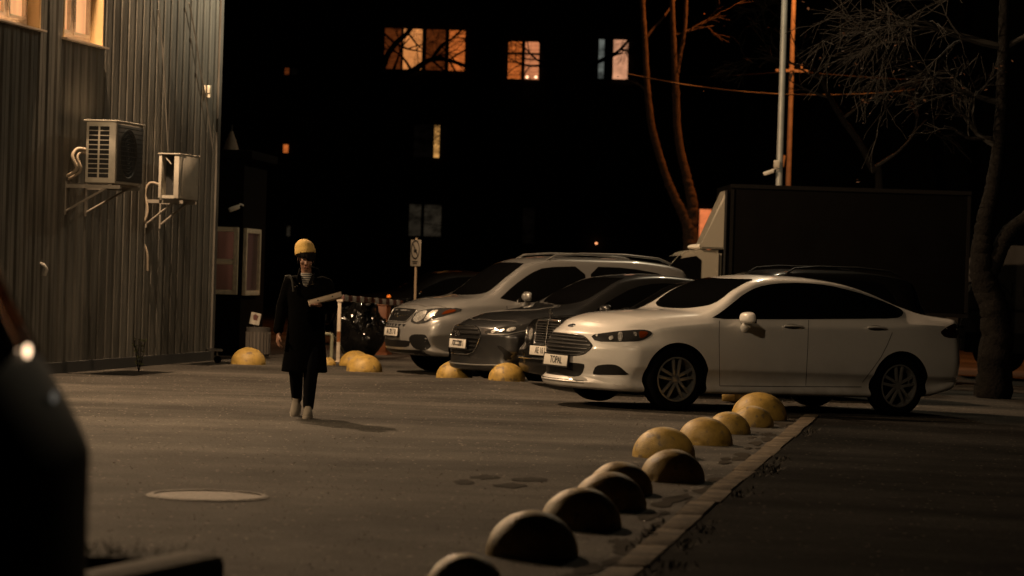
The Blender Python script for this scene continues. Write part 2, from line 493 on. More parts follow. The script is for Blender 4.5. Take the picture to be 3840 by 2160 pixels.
def rim_twin(rr, hw):
    """five pairs of slim spokes"""
    b = MB()
    z1 = hw * .86
    b.lathe([(rr, z1 - .03), (rr + .004, z1), (rr - .012, z1 + .002), (rr - .022, z1 - .02), (rr - .03, -hw * .4)], None, 48)
    b.lathe([(.0, z1 - .012), (.03, z1 - .012), (.05, z1 - .02), (.06, z1 - .06)], None, 20)
    for k in range(5):
        a = 2 * math.pi * k / 5
        for s in (-1, 1):
            a1, a2 = a + s * .5, a + s * .20
            p0 = Vector((.045 * math.cos(a1 * 1), .045 * math.sin(a1), z1 - .03)); p1 = Vector(((rr - .015) * math.cos(a2), (rr - .015) * math.sin(a2), z1 - .014))
            d = p1 - p0; M = Matrix.Translation((p0 + p1) / 2) @ Matrix.Rotation(math.atan2(d.y, d.x), 4, 'Z')
            b.box(None, (d.length, .034, .03), M=M, bev=.008)
    b.mi = 1
    b.lathe([(rr - .03, -hw * .3), (.02, -hw * .3)], None, 32)
    b.lathe([(rr * .62, -hw * .25), (rr * .62, -hw * .1), (.02, -hw * .1)], None, 32)
    return b
def rim_five(rr, hw):
    b = MB(); z1 = hw * .86
    b.lathe([(rr, z1 - .03), (rr + .004, z1), (rr - .012, z1 + .002), (rr - .022, z1 - .02), (rr - .03, -hw * .4)], None, 40)
    b.lathe([(.0, z1 - .012), (.05, z1 - .012), (.07, z1 - .03)], None, 20)
    for k in range(5):
        a = 2 * math.pi * k / 5
        p0 = Vector((.04 * math.cos(a), .04 * math.sin(a), z1 - .03)); p1 = Vector(((rr - .012) * math.cos(a), (rr - .012) * math.sin(a), z1 - .02))
        d = p1 - p0; b.box(None, (d.length, .06, .03), M=Matrix.Translation((p0 + p1) / 2) @ Matrix.Rotation(a, 4, 'Z'), bev=.01)
    b.mi = 1; b.lathe([(rr - .03, -hw * .3), (.02, -hw * .3)], None, 32)
    return b
def cA(*p): return [(1960 + x * .31056, 1140 + y * .31056) for x, y in p]
def c1(*p): return [(1960 + x * .6755, 980 + y * .6755) for x, y in p]
SEDAN = dict(L=4.99, axles=(.98, 3.83), rw=.335, rim=.232, arch=.385, track=1.60, zm=.62,
    zt=[(0, .80), (.12, .895), (.35, .955), (.7, 1.005), (1.1, 1.04), (1.32, 1.055), (1.52, 1.13), (1.82, 1.32), (2.08, 1.43), (2.4, 1.475), (2.8, 1.48), (3.2, 1.455), (3.6, 1.375), (4.0, 1.25), (4.4, 1.145), (4.7, 1.115), (4.9, 1.10), (4.99, 1.06)],
    ze=[(0, .77), (.12, .85), (.35, .905), (.7, .955), (1.1, .99), (1.32, 1.01), (1.52, 1.09), (1.82, 1.28), (2.1, 1.385), (2.45, 1.425), (2.85, 1.43), (3.2, 1.405), (3.6, 1.325), (4.0, 1.195), (4.4, 1.11), (4.7, 1.085), (4.9, 1.07), (4.99, 1.03)],
    ye=[(0, .66), (.35, .70), (.8, .745), (1.3, .75), (1.62, .72), (1.95, .645), (2.3, .60), (3.0, .585), (3.6, .575), (4.0, .60), (4.4, .66), (4.99, .66)],
    zs=[(0, .70), (.12, .74), (.35, .80), (.7, .86), (1.1, .895), (1.5, .92), (2.5, .945), (3.5, .975), (4.2, 1.0), (4.99, .98)],
    ys=[(0, .80), (.35, .83), (.8, .87), (1.3, .88), (2.5, .885), (3.5, .89), (4.2, .87), (4.6, .83), (4.99, .77)],
    ym=[(0, .875), (.3, .90), (1.0, .925), (2.4, .915), (3.8, .93), (4.5, .905), (4.99, .86)],
    yl=[(0, .84), (.4, .86), (1.0, .885), (2.4, .885), (3.8, .885), (4.6, .86), (4.99, .82)],
    zb=[(0, .185), (.5, .175), (1.2, .18), (3.6, .19), (4.4, .22), (4.99, .30)],
    sweepF=.50, powF=2.0, sweepR=.40, fl=1.25, rl=1.1, ll=.55,
    leanF=[(.15, .03), (.2, .0), (.26, -.03), (.32, .035), (.50, .02), (.62, .035), (.76, .09), (.85, .16), (1.0, .16)],
    leanR=[(.2, .14), (.4, .03), (.6, .0), (.9, .04), (1.05, .02), (1.2, .02)])
YAW = .48
def door_mirror(car, at_, size, m, paint_back=True):
    """shell with a foot, mirrored on both flanks"""
    x, y, z = at_; sx, sy, sz = size
    for sg in (-1, 1):
        b = MB(); t = bmesh.new()
        bmesh.ops.create_uvsphere(t, u_segments=24, v_segments=16, radius=1)
        for v in t.verts:
            v.co.x = v.co.x * (1.0 if v.co.x < 0 else .35); v.co.z = math.copysign(abs(v.co.z) ** .7, v.co.z) * (1 if v.co.z > 0 else .8); v.co.y = math.copysign(abs(v.co.y) ** .75, v.co.y)
        t.transform(Matrix.Translation((x, sg * y, z)) @ Matrix.Diagonal((sx, sy, sz, 1)))
        b.add(t)
        mo = b.build('door_mirror', m, car.root, 60)
        b = MB(); b.tube([(x + .02, sg * (y - sy * .4), z - sz * .7), (x + .03, sg * (y - sy * 1.1), z - sz * 1.5), (x + .04, sg * (y - sy * 1.9), z - sz * 1.9)], [sx * .55, sx * .6, sx * .8], 10)
        b.build('mirror_foot', m, mo, 60)
        b = MB(); b.box((x + sx * .36, sg * y, z), (.01, sy * 1.6, sz * 1.3), bev=.004); b.build('mirror_glass', M_GLASS, mo)
sed = Car('white_sedan', SEDAN, M_WHITE, (2533, 1542), YAW, 'glossy white saloon car with hexagonal slatted grille, parked side-on at the front right', 'car', 'cars parked in a row', 1.03, tilt=.020)
sed.strip(c1((1092, 330), (1090, 420), (1092, 600), (1093, 690)), 'P', .007)
sed.strip(c1((1587, 326), (1582, 480), (1571, 690)), 'P', .007)
sed.strip(c1((2052, 395), (2025, 460), (1990, 530), (1940, 600), (1885, 672)), 'P', .007)
sed.strip(c1((1093, 692), (1500, 696), (1880, 697)), 'P', .008)
sed.finish()
sed.px_patch('side_window', rounded(c1((1040, 321), (1100, 284), (1170, 228), (1230, 180), (1300, 143), (1400, 123), (1560, 119), (1700, 134), (1850, 170), (1980, 215), (2080, 256), (2113, 276), (2108, 300), (2075, 318), (1800, 320), (1400, 322)), 1), M_GLASS, 16)
sed.loc_patch('windscreen', rounded([(1.37, 0), (1.41, .3), (1.52, .54), (1.64, .61), (1.9, .55), (2.17, .475), (2.06, .3), (2.02, 0), (2.06, -.3), (2.17, -.475), (1.9, -.55), (1.64, -.61), (1.52, -.54), (1.41, -.3)], 1), 'T', M_GLASS, .06, mirror=False)
sed.loc_patch('rear_window', rounded([(3.45, 0), (3.47, .3), (3.55, .50), (4.15, .56), (4.30, .3), (4.33, 0), (4.30, -.3), (4.15, -.56), (3.55, -.50), (3.47, -.3)], 1), 'T', M_GLASS, .06, mirror=False)
# grille and intakes, seen from the front (y, z)
def sym(h): return h + [(-y, z) for y, z in h[::-1]]
gr = sed.loc_patch('grille', rounded(sym([(.26, .745), (.36, .73), (.475, .65), (.48, .625), (.42, .56), (.34, .535), (.2, .525)]), 1), 'F', M_PLASTIC, .04, off=.003, mirror=False)
rimm = rounded(sym([(.26, .745), (.36, .73), (.475, .65), (.48, .625), (.42, .56), (.34, .535), (.2, .525)]), 1)
b = MB(); q = [sed.local((0, p.x, p.y), (1, 0, 0)) for p in resample(rimm, .05)]
b.tube([p + n * .006 for p, n in q] + [q[0][0] + q[0][1] * .006], .009, 6, False); b.build('grille_surround', mat('grille_bar', (.13, .13, .13), .3, metal=.8), gr, 60)
b = MB()
for k in range(5):
    z = .565 + k * .038
    hw = np.interp(z, [.525, .56, .64, .73, .745], [.36, .42, .475, .36, .28]) - .01
    q = [sed.local((0, y, z), (1, 0, 0)) for y in np.linspace(-hw, hw, 17)]
    b.tube([p + n * .010 for p, n in q], .0075, 6)
b.build('grille_bars', mat('grille_bar', (.13, .13, .13), .3, metal=.8), gr, 60)
sed.loc_patch('lower_intake', rounded(sym([(.2, .45), (.38, .45), (.43, .44), (.39, .335), (.34, .305), (.2, .305)]), 1), 'F', M_PLASTIC, .04, mirror=False)
sed.loc_patch('lip_slot', sym([(.2, .272), (.46, .272), (.47, .245), (.2, .245)]), 'F', M_PLASTIC, .04, mirror=False)
sed.px_patch('fog_lamp_recess', rounded(cA((846, 830), (884, 745), (1000, 728), (1110, 730), (1180, 760), (1240, 815), (1295, 857), (1050, 857), (862, 853)), 1), M_PLASTIC, 8)
hl = sed.px_patch('headlight', rounded(cA((820, 375), (880, 456), (1180, 459), (1390, 451), (1480, 425), (1568, 365), (1550, 335), (1490, 314), (1400, 312), (1200, 325), (1000, 350)), 1), M_LAMPDARK, 8, off=.005)
for nm, pg, m in (('lamp_reflector', [(1155, 345), (1195, 335), (1215, 380), (1195, 450), (1160, 450), (1150, 400)], M_REFLECTOR), ('lamp_reflector', [(1040, 395), (1090, 380), (1100, 420), (1050, 440)], M_REFLECTOR),
                  ('lamp_reflector', [(1330, 335), (1380, 350), (1375, 395), (1345, 385)], M_REFLECTOR), ('lamp_reflector', [(875, 365), (910, 362), (905, 392), (885, 390)], M_REFLECTOR), ('indicator_lens', [(1400, 330), (1480, 332), (1520, 350), (1480, 400), (1410, 420)], M_AMBER)):
    sed.px_patch(nm, rounded(cA(*pg), 1), m, 5, off=.0075, depth=.004, parent=hl)
sed.plate(None, 'TOPAL', loc=(0, 0, .465))
p, n = sed.local((0, 0, .80), (1, 0, 0))
p, n = sed.local((p.x + .05, 0, p.z), (0, 0, -1))
b = MB(); b.ball((0, 0, 0), 1, .03, .075, .006, 20); me = b.mesh('emblem'); me.transform(Matrix.Translation((p.x, 0, p.z)) @ Matrix((Vector((0, 1, 0)).cross(n), (0, 1, 0), n)).transposed().to_4x4()); link('emblem', me, mat('emblem_blue', (.03, .035, .05), .2, coat=1), sed.root, 60)
door_mirror(sed, (1.76, 1.015, 1.005), (.085, .125, .072), M_WHITE)
for hx in ((1500, 364), (1962, 372)):
    p, n = sed.hit(*c1(hx)[0])
    for sg in (-1, 1):
        q = Vector((p.x, sg * -p.y, p.z))
        b = MB(); b.ball(q, 1, .115, .012, .032, 16); hd = b.build('door_handle', M_GAP, sed.root, 60)
        b = MB(); b.tube([q + Vector((-.12, sg * .018, .007)), q + Vector((-.04, sg * .035, .014)), q + Vector((.05, sg * .035, .014)), q + Vector((.12, sg * .018, .008))], .012, 8); b.build('handle_bar', M_WHITE, hd, 60)
tl = sed.px_patch('tail_light', rounded(c1((2316, 394), (2345, 370), (2392, 345), (2420, 352), (2432, 395), (2424, 428), (2345, 424)), 1), M_REDLENS, 10)
sed.wheels(rim_twin, y=.80, phase=math.pi / 2)
# ------------------------------------------------------------------ the other cars
def fpx(o, f): return lambda *p: [(o[0] + x * f, o[1] + y * f) for x, y in p]
cB = fpx((1400, 960), .33126)
SUV = dict(L=4.60, axles=(.93, 3.57), rw=.345, rim=.225, arch=.40, track=1.56, zm=.72,
    zt=[(0, .90), (.15, .965), (.4, 1.02), (.7, 1.075), (.95, 1.105), (1.12, 1.16), (1.45, 1.40), (1.72, 1.58), (1.95, 1.655), (2.4, 1.69), (3.3, 1.69), (3.9, 1.65), (4.25, 1.58), (4.45, 1.25), (4.6, 1.02)],
    ze=[(0, .88), (.15, .94), (.4, .985), (.7, 1.04), (.95, 1.065), (1.12, 1.11), (1.45, 1.35), (1.74, 1.535), (1.97, 1.605), (2.4, 1.635), (3.3, 1.635), (3.9, 1.595), (4.25, 1.52), (4.45, 1.2), (4.6, .99)],
    ye=[(0, .64), (.35, .70), (.7, .73), (1.0, .745), (1.45, .68), (1.8, .63), (3.0, .615), (3.9, .60), (4.3, .60), (4.6, .64)],
    zs=[(0, .82), (.15, .86), (.4, .91), (.8, .955), (1.3, .985), (2.5, 1.02), (3.6, 1.06), (4.3, 1.08), (4.6, .95)],
    ys=[(0, .76), (.35, .82), (.8, .855), (1.3, .865), (2.5, .865), (3.6, .86), (4.3, .82), (4.6, .74)],
    ym=[(0, .85), (.3, .885), (.93, .915), (2.3, .90), (3.57, .915), (4.3, .88), (4.6, .82)],
    yl=[(0, .80), (.4, .84), (1.0, .875), (2.4, .875), (3.6, .875), (4.4, .84), (4.6, .80)],
    zb=[(0, .27), (.5, .25), (1.2, .25), (3.6, .26), (4.3, .30), (4.6, .40)],
    sweepF=.34, powF=2.2, sweepR=.25, fl=1.0, rl=1.0, ll=.5, leanF=[(.25, .08), (.35, .01), (.5, .0), (.66, .01), (.72, .04), (.9, .13), (1.0, .16)], leanR=[(.3, .1), (.5, 0), (1.2, .0), (1.6, .0)])
GREYC = dict(L=4.57, axles=(.90, 3.60), rw=.325, rim=.215, arch=.372, track=1.56, zm=.60,
    zt=[(0, .74), (.12, .80), (.35, .865), (.7, .93), (1.1, .985), (1.35, 1.03), (1.7, 1.22), (2.05, 1.39), (2.3, 1.43), (2.6, 1.45), (3.0, 1.43), (3.4, 1.36), (3.8, 1.24), (4.1, 1.13), (4.35, 1.08), (4.57, 1.04)],
    ze=[(0, .72), (.12, .775), (.35, .835), (.7, .895), (1.1, .94), (1.35, 1.0), (1.7, 1.185), (2.05, 1.345), (2.3, 1.39), (2.6, 1.405), (3.0, 1.385), (3.4, 1.31), (3.8, 1.18), (4.1, 1.09), (4.35, 1.05), (4.57, 1.0)],
    ye=[(0, .62), (.35, .68), (.8, .72), (1.3, .74), (1.7, .68), (2.1, .61), (3.0, .575), (3.6, .57), (4.0, .62), (4.57, .64)],
    zs=[(0, .66), (.12, .71), (.35, .78), (.7, .84), (1.1, .88), (1.5, .90), (2.5, .93), (3.5, .96), (4.57, .95)],
    ys=[(0, .76), (.35, .80), (.8, .84), (1.3, .855), (2.5, .86), (3.5, .86), (4.2, .83), (4.57, .76)],
    ym=[(0, .85), (.3, .875), (.9, .90), (2.4, .89), (3.6, .905), (4.2, .88), (4.57, .83)],
    yl=[(0, .81), (.4, .83), (1.0, .86), (2.4, .86), (3.6, .86), (4.57, .80)],
    zb=[(0, .17), (.5, .16), (1.2, .17), (3.6, .18), (4.2, .21), (4.57, .28)],
    sweepF=.44, powF=2.0, sweepR=.36, fl=1.15, rl=1.0, ll=.5, leanF=[(.15, .03), (.22, .0), (.35, .02), (.62, .02), (.72, .07), (.85, .15)], leanR=[(.2, .12), (.5, .0), (.9, .03), (1.1, .02)])
CLASSIC = dict(L=4.75, axles=(.86, 3.66), rw=.32, rim=.20, arch=.36, track=1.52, zm=.58,
    zt=[(0, .86), (.06, .90), (.3, .93), (.8, .965), (1.3, .99), (1.5, 1.04), (1.85, 1.24), (2.1, 1.375), (2.4, 1.42), (3.0, 1.43), (3.4, 1.39), (3.75, 1.21), (3.95, 1.07), (4.3, 1.04), (4.7, 1.01), (4.75, .98)],
    ze=[(0, .82), (.06, .86), (.3, .89), (.8, .92), (1.3, .94), (1.5, 1.01), (1.85, 1.20), (2.1, 1.335), (2.4, 1.38), (3.0, 1.385), (3.4, 1.34), (3.75, 1.15), (3.95, 1.03), (4.3, 1.0), (4.7, .97), (4.75, .95)],
    ye=[(0, .68), (.35, .71), (1.3, .72), (1.7, .68), (2.2, .59), (3.0, .575), (3.5, .58), (3.9, .65), (4.75, .68)],
    zs=[(0, .78), (.3, .83), (1.3, .89), (2.5, .91), (3.5, .92), (4.75, .90)],
    ys=[(0, .80), (.35, .82), (1.3, .83), (3.5, .83), (4.75, .78)],
    ym=[(0, .84), (.3, .855), (2.4, .87), (4.2, .86), (4.75, .83)],
    yl=[(0, .82), (.4, .83), (2.4, .85), (3.6, .85), (4.75, .82)],
    zb=[(0, .20), (.5, .18), (3.6, .19), (4.75, .28)],
    sweepF=.14, powF=2.2, sweepR=.12, fl=.8, rl=.8, rn=.07, ll=.4, leanF=[(.15, .03), (.3, -.06), (.5, -.06), (.56, .02), (.7, .03), (.9, .06)], leanR=[(.2, .1), (.4, .0), (1.0, .04)])

def common(car, screen, rear, mirror, seams, paint):
    car.loc_patch('windscreen', rounded(sym2(screen), 1), 'T', M_GLASS, .07, mirror=False)
    car.loc_patch('rear_window', rounded(sym2(rear), 1), 'T', M_GLASS, .07, mirror=False)
    door_mirror(car, *mirror, paint)
def sym2(h): return h + [(x, -y) for x, y in h[::-1] if abs(y) > 1e-6]
def make_suv(contact, yaw, label, paint, name='silver_suv', plate='AI 2017 B', group='cars parked in a row', detail=True, **kw):
    c = Car(name, SUV, paint, contact, yaw, label, 'car', group, **kw)
    for q in ([(1.36, .98), (1.36, .7), (1.40, .42), (1.46, .36)], [(2.66, 1.0), (2.66, .36)], [(3.62, 1.06), (3.45, .85), (3.2, .72), (3.1, .38)], [(1.46, .36), (3.1, .37)]): c.strip(q, 'S', .014)
    c.strip([(.55, -.80), (.30, -.5), (.22, 0), (.30, .5), (.55, .80)], 'T', .012)
    c.finish()
    common(c, [(.97, 0), (1.01, .35), (1.14, .595), (1.32, .60), (1.76, .53), (1.74, .3), (1.72, 0)], [(4.28, 0), (4.28, .48), (4.44, .52), (4.46, .3), (4.46, 0)], ((1.62, .985, 1.11), (.075, .125, .075)), None, paint)
    c.loc_patch('side_window', rounded([(1.22, 1.03), (1.5, 1.26), (1.78, 1.44), (2.0, 1.53), (2.60, 1.56), (2.60, 1.06)], 1), 'S', M_GLASS, .06)
    c.loc_patch('side_window', rounded([(2.69, 1.06), (2.69, 1.56), (3.3, 1.555), (3.85, 1.48), (4.12, 1.30), (4.08, 1.12)], 1), 'S', M_GLASS, .06)
    g = c.loc_patch('grille', rounded(sym([(.2, .905), (.43, .895), (.46, .865), (.37, .735), (.33, .715), (.2, .715)]), 1), 'F', M_PLASTIC, .04, mirror=False)
    q = [c.local((0, p.x, p.y), (1, 0, 0)) for p in resample(rounded(sym([(.2, .905), (.43, .895), (.46, .865), (.37, .735), (.33, .715), (.2, .715)]), 1), .05)]
    b = MB(); b.tube([p + n * .006 for p, n in q] + [q[0][0] + q[0][1] * .006], .008, 6, False); b.build('grille_surround', M_ALLOY, g, 60)
    for sg in (-1, 1):
        b = MB(); b.tube([p + n * .012 for p, n in [c.local((0, y * sg, .81), (1, 0, 0)) for y in np.linspace(.1, .36, 7)]], .012, 6); b.build('grille_bar', M_CHROME, g, 60)
    p, n = c.local((0, 0, .81), (1, 0, 0)); b = MB(); b.ball((p.x - .012, 0, p.z), 1, .014, .085, .045, 20)
    for yy, zz in ((-.05, .012), (-.02, -.012), (.0, .01), (.025, -.01), (.03, .016), (.055, .0)): b.ball((p.x - .024, yy, p.z + zz), 1, .008, .01, .009, 8)
    b.build('emblem', M_CHROME, c.root, 60)
    b = MB()
    for k in range(7):
        y = -.33 + k * .11; c.patch([(y - .04, .688), (y + .04, .688), (y + .015, .655), (y - .015, .655)], lambda a, z: c.local((0, a, z), (1, 0, 0)), .03, .003, .01, b)
    b.build('bumper_slots', M_PLASTIC, c.root)
    c.loc_patch('lower_intake', rounded(sym([(.2, .465), (.44, .465), (.50, .455), (.46, .375), (.2, .37)]), 1), 'F', M_PLASTIC, .04, mirror=False)
    c.loc_patch('bumper_cladding', sym([(.2, .335), (.70, .345), (.74, .28), (.2, .275)]), 'F', M_PLASTIC, .05, mirror=False)
    c.loc_patch('fog_lamp_recess', rounded([(-.47, .50), (-.53, .555), (-.73, .565), (-.77, .53), (-.78, .37), (-.72, .34), (-.57, .36), (-.50, .43)], 1), 'F', M_PLASTIC, .04)
    hl = c.loc_patch('headlight', rounded([(-.42, .73), (-.46, .86), (-.60, .91), (-.74, .93), (-.84, .935), (-.85, .88), (-.79, .79), (-.71, .715), (-.56, .695)], 1), 'F', M_LAMPDARK, .03, off=.004)
    for pg, m, nm in (([(-.46, .75), (-.49, .86), (-.62, .895), (-.65, .80), (-.58, .715)], M_REFLECTOR, 'lamp_reflector'), ([(-.66, .75), (-.67, .89), (-.735, .90), (-.74, .80), (-.70, .745)], M_REFLECTOR, 'lamp_reflector'), ([(-.785, .83), (-.79, .905), (-.83, .915), (-.835, .88)], M_AMBER, 'indicator_lens')):
        c.loc_patch(nm, rounded(pg, 1), 'F', m, .03, off=.008, depth=.004, parent=hl)
    c.plate(None, plate, loc=(0, 0, .575))
    for x in (2.05, 3.2):
        for sg in (-1, 1):
            p, n = c.local((x, -.9, .93), (0, 1, 0)); b = MB(); b.box((p.x, sg * (abs(p.y) + .012), .93), (.21, .03, .035), bev=.01); b.build('door_handle', paint, c.root)
    for sg in (-1, 1):
        b = MB(); pts = [(2.02, 1.60), (2.2, 1.70), (2.6, 1.735), (3.3, 1.735), (3.8, 1.70), (4.0, 1.63)]
        b.tube([(x, sg * .565, z) for x, z in pts], .016, 8); b.build('roof_rail', M_ALLOY if paint is M_SILVER else M_PLASTIC, c.root, 60)
    c.loc_patch('tail_light', rounded([(4.12, 1.10), (4.2, 1.14), (4.5, 1.08), (4.5, .84), (4.3, .86), (4.15, .98)], 1), 'S', M_REDLENS, .05)
    c.loc_patch('rear_bumper_trim', [(-.6, .50), (-.6, .42), (.6, .42), (.6, .50)], 'R', M_PLASTIC, .06, mirror=False)
    c.wheels(rim_five)
    return c
def make_grey(contact, yaw, label, paint, name='dark_grey_sedan', plate='AA 1280 I', group='cars parked in a row', **kw):
    c = Car(name, GREYC, paint, contact, yaw, label, 'car', group, **kw)
    for q in ([(1.42, .90), (1.42, .36)], [(2.55, .92), (2.53, .36)], [(3.5, .95), (3.35, .75), (3.1, .38)], [(1.42, .35), (3.1, .36)]): c.strip(q, 'S', .014)
    c.strip([(.52, -.70), (.32, -.42), (.22, 0), (.32, .42), (.52, .70)], 'T', .012)
    c.finish()
    common(c, [(1.30, 0), (1.34, .3), (1.50, .58), (1.66, .60), (2.15, .48), (2.06, .3), (2.03, 0)], [(3.35, 0), (3.38, .3), (3.45, .46), (3.95, .54), (4.08, .3), (4.10, 0)], ((1.62, .985, .985), (.085, .115, .062)), None, paint)
    c.loc_patch('side_window', rounded([(1.50, .94), (1.8, 1.11), (2.15, 1.27), (2.5, 1.335), (2.95, 1.325), (3.4, 1.24), (3.75, 1.10), (3.8, 1.02), (3.6, .985), (2.5, .955)], 1), 'S', M_GLASS, .06)
    hexa = rounded(sym([(.2, .725), (.35, .72), (.46, .63), (.40, .48), (.33, .385), (.2, .37)]), 1)
    g = c.loc_patch('grille', hexa, 'F', M_PLASTIC, .04, mirror=False)
    q = [c.local((0, p.x, p.y), (1, 0, 0)) for p in resample(hexa, .05)]
    b = MB(); b.tube([p + n * .005 for p, n in q] + [q[0][0] + q[0][1] * .005], .009, 6, False); b.build('grille_surround', M_CHROME, g, 60)
    b = MB()
    for z, hw in ((.68, .38), (.63, .44), (.58, .43), (.53, .41), (.48, .39), (.43, .35)):
        b.tube([p + n * .010 for p, n in [c.local((0, y, z), (1, 0, 0)) for y in np.linspace(-hw, hw, 15)]], .009, 6)
    b.build('grille_bars', mat('grille_bar_dark', (.10, .10, .10), .2, metal=.9), g, 60)
    p, n = c.local((0, 0, .635), (1, 0, 0)); b = MB()
    ring = [(p.x - .022, .075 * math.cos(t), p.z + .040 * math.sin(t)) for t in np.linspace(0, 2 * math.pi, 25)]
    b.tube(ring, .007, 6, False)
    b.tube([(p.x - .022, .045, p.z - .03), (p.x - .026, .03, p.z + .028)], .009, 6); b.tube([(p.x - .022, -.03, p.z - .03), (p.x - .026, -.045, p.z + .028)], .009, 6); b.tube([(p.x - .026, .035, p.z + .002), (p.x - .026, -.035, p.z - .002)], .007, 6)
    b.build('emblem', M_CHROME, c.root, 60)
    hl = c.loc_patch('headlight', rounded([(-.46, .66), (-.58, .71), (-.72, .755), (-.84, .785), (-.865, .77), (-.835, .70), (-.76, .635), (-.60, .625)], 1), 'F', M_LAMPDARK, .03)
    for cx, cz, r in ((-.60, .672, .025), (-.68, .69, .020), (-.745, .705, .028)):
        c.loc_patch('lamp_reflector', [(cx + r * math.cos(t), cz + r * math.sin(t)) for t in np.linspace(0, 6.0, 10)], 'F', M_REFLECTOR, .02, off=.008, depth=.004, parent=hl)
    c.loc_patch('daytime_light_strip', [(-.54, .645), (-.62, .64), (-.76, .65), (-.835, .71), (-.835, .70), (-.765, .637), (-.62, .627), (-.545, .632)], 'F', M_ALLOY, .02, off=.008, depth=.004, parent=hl)
    c.loc_patch('fog_lamp_recess', rounded([(-.66, .50), (-.72, .50), (-.81, .42), (-.84, .36), (-.82, .325), (-.74, .325), (-.75, .40)], 1), 'F', M_PLASTIC, .03)
    b = MB(); b.tube([p + n * .008 for p, n in [c.local((0, y, .245 + .05 * max(0, abs(y) - .5)), (1, 0, 0)) for y in np.linspace(-.80, .80, 25)]], .010, 6); b.build('bumper_lip', M_ALLOY, c.root, 60)
    c.plate(None, plate, loc=(0, 0, .50))
    for x in (2.1, 3.15):
        for sg in (-1, 1):
            p, n = c.local((x, -.9, .84), (0, 1, 0)); b = MB(); b.box((p.x, sg * (abs(p.y) + .012), .84), (.2, .03, .032), bev=.01); b.build('door_handle', paint, c.root)
    c.loc_patch('tail_light', rounded([(4.1, .93), (4.5, .96), (4.5, .78), (4.3, .80)], 1), 'S', M_REDLENS, .05)
    c.wheels(rim_five)
    return c
def make_classic(contact, yaw, label, paint, plate='AE 16 I', group='cars parked in a row', **kw):
    c = Car('black_classic_sedan', CLASSIC, paint, contact, yaw, label, 'car', group, **kw)
    for q in ([(1.5, .88), (1.5, .34)], [(2.6, .9), (2.6, .34)], [(3.55, .92), (3.3, .62), (3.2, .34)]): c.strip(q, 'S', .012)
    c.finish()
    common(c, [(1.46, 0), (1.50, .35), (1.58, .58), (2.12, .48), (2.09, .3), (2.07, 0)], [(3.42, 0), (3.45, .46), (3.82, .54), (3.86, 0)], ((1.68, .95, .98), (.07, .10, .06)), None, paint)
    c.loc_patch('side_window', rounded([(1.62, .95), (2.2, 1.28), (3.0, 1.32), (3.35, 1.27), (3.7, .98)], 1), 'S', M_GLASS, .06)
    p, n = c.local((0, 0, .72), (1, 0, 0)); x0 = p.x - .05
    b = MB(); pts = [(x0 + .03, -.30, .56), (x0 + .03, .30, .56), (x0 + .07, .33, .82), (x0 + .07, .26, .875), (x0 + .07, -.26, .875), (x0 + .07, -.33, .82)]
    b.prism(pts, (.16, 0, 0)); g = b.build('grille', M_PLASTIC, c.root)
    b = MB(); b.tube(pts + [pts[0]], .018, 8, False); b.tube([(x0 + .02, 0, .56), (x0 + .055, 0, .88)], .012, 8)
    b.build('grille_surround', M_CHROME, g, 60)
    b = MB()
    for k in range(9):
        z = .585 + k * .03; b.tube([(x0 + .03 + (z - .56) * .13, -.30, z), (x0 + .03 + (z - .56) * .13, .30, z)], .006, 6)
    b.build('grille_bars', mat('grille_bar', (.13, .13, .13), .3, metal=.8), g, 60)
    b = MB(); b.tube([(x0 + .08, 0, .88), (x0 + .085, 0, .915)], .010, 8)
    zc = .965; b.tube([(x0 + .085, .042 * math.cos(t), zc + .042 * math.sin(t)) for t in np.linspace(0, 2 * math.pi, 25)], .006, 6, False)
    for k in range(3):
        t = math.pi / 2 + k * 2 * math.pi / 3; b.tube([(x0 + .085, 0, zc), (x0 + .085, .042 * math.cos(t), zc + .042 * math.sin(t))], [.008, .003], 6)
    b.build('hood_ornament', M_CHROME, c.root, 60)
    hl = c.loc_patch('headlight', rounded([(-.40, .60), (-.40, .78), (-.78, .77), (-.80, .70), (-.78, .61)], 1), 'F', M_LAMPDARK, .04)
    c.loc_patch('lamp_reflector', [(-.50 + .07 * math.cos(t), .69 + .07 * math.sin(t)) for t in np.linspace(0, 6, 12)], 'F', M_REFLECTOR, .03, off=.008, depth=.004, parent=hl)
    b = MB(); b.tube([p + n * .006 for p, n in [c.local((0, y, .40), (1, 0, 0)) for y in np.linspace(-.78, .78, 21)]], .014, 8); b.build('bumper_trim', M_CHROME, c.root, 60)
    c.plate(None, plate, loc=(0, 0, .50), frame=False)
    c.loc_patch('tail_light', rounded([(4.5, .86), (4.7, .86), (4.7, .66), (4.5, .66)], 1), 'S', M_REDLENS, .05)
    c.wheels(rim_five)
    return c
suv = make_suv((1468, 1253), .40, 'silver four-wheel-drive car with roof rails, farthest left of the parked row', M_SILVER, depth=37.0)
grey = make_grey((1711, 1304), .43, 'dark grey saloon car with hexagonal grille, between the silver and the black car', M_GREY, depth=34.4, scale=1.02)
cls = make_classic((2042, 1322), .48, 'black old saloon car with upright chrome grille and hood ornament', M_BLACK, depth=32.6)
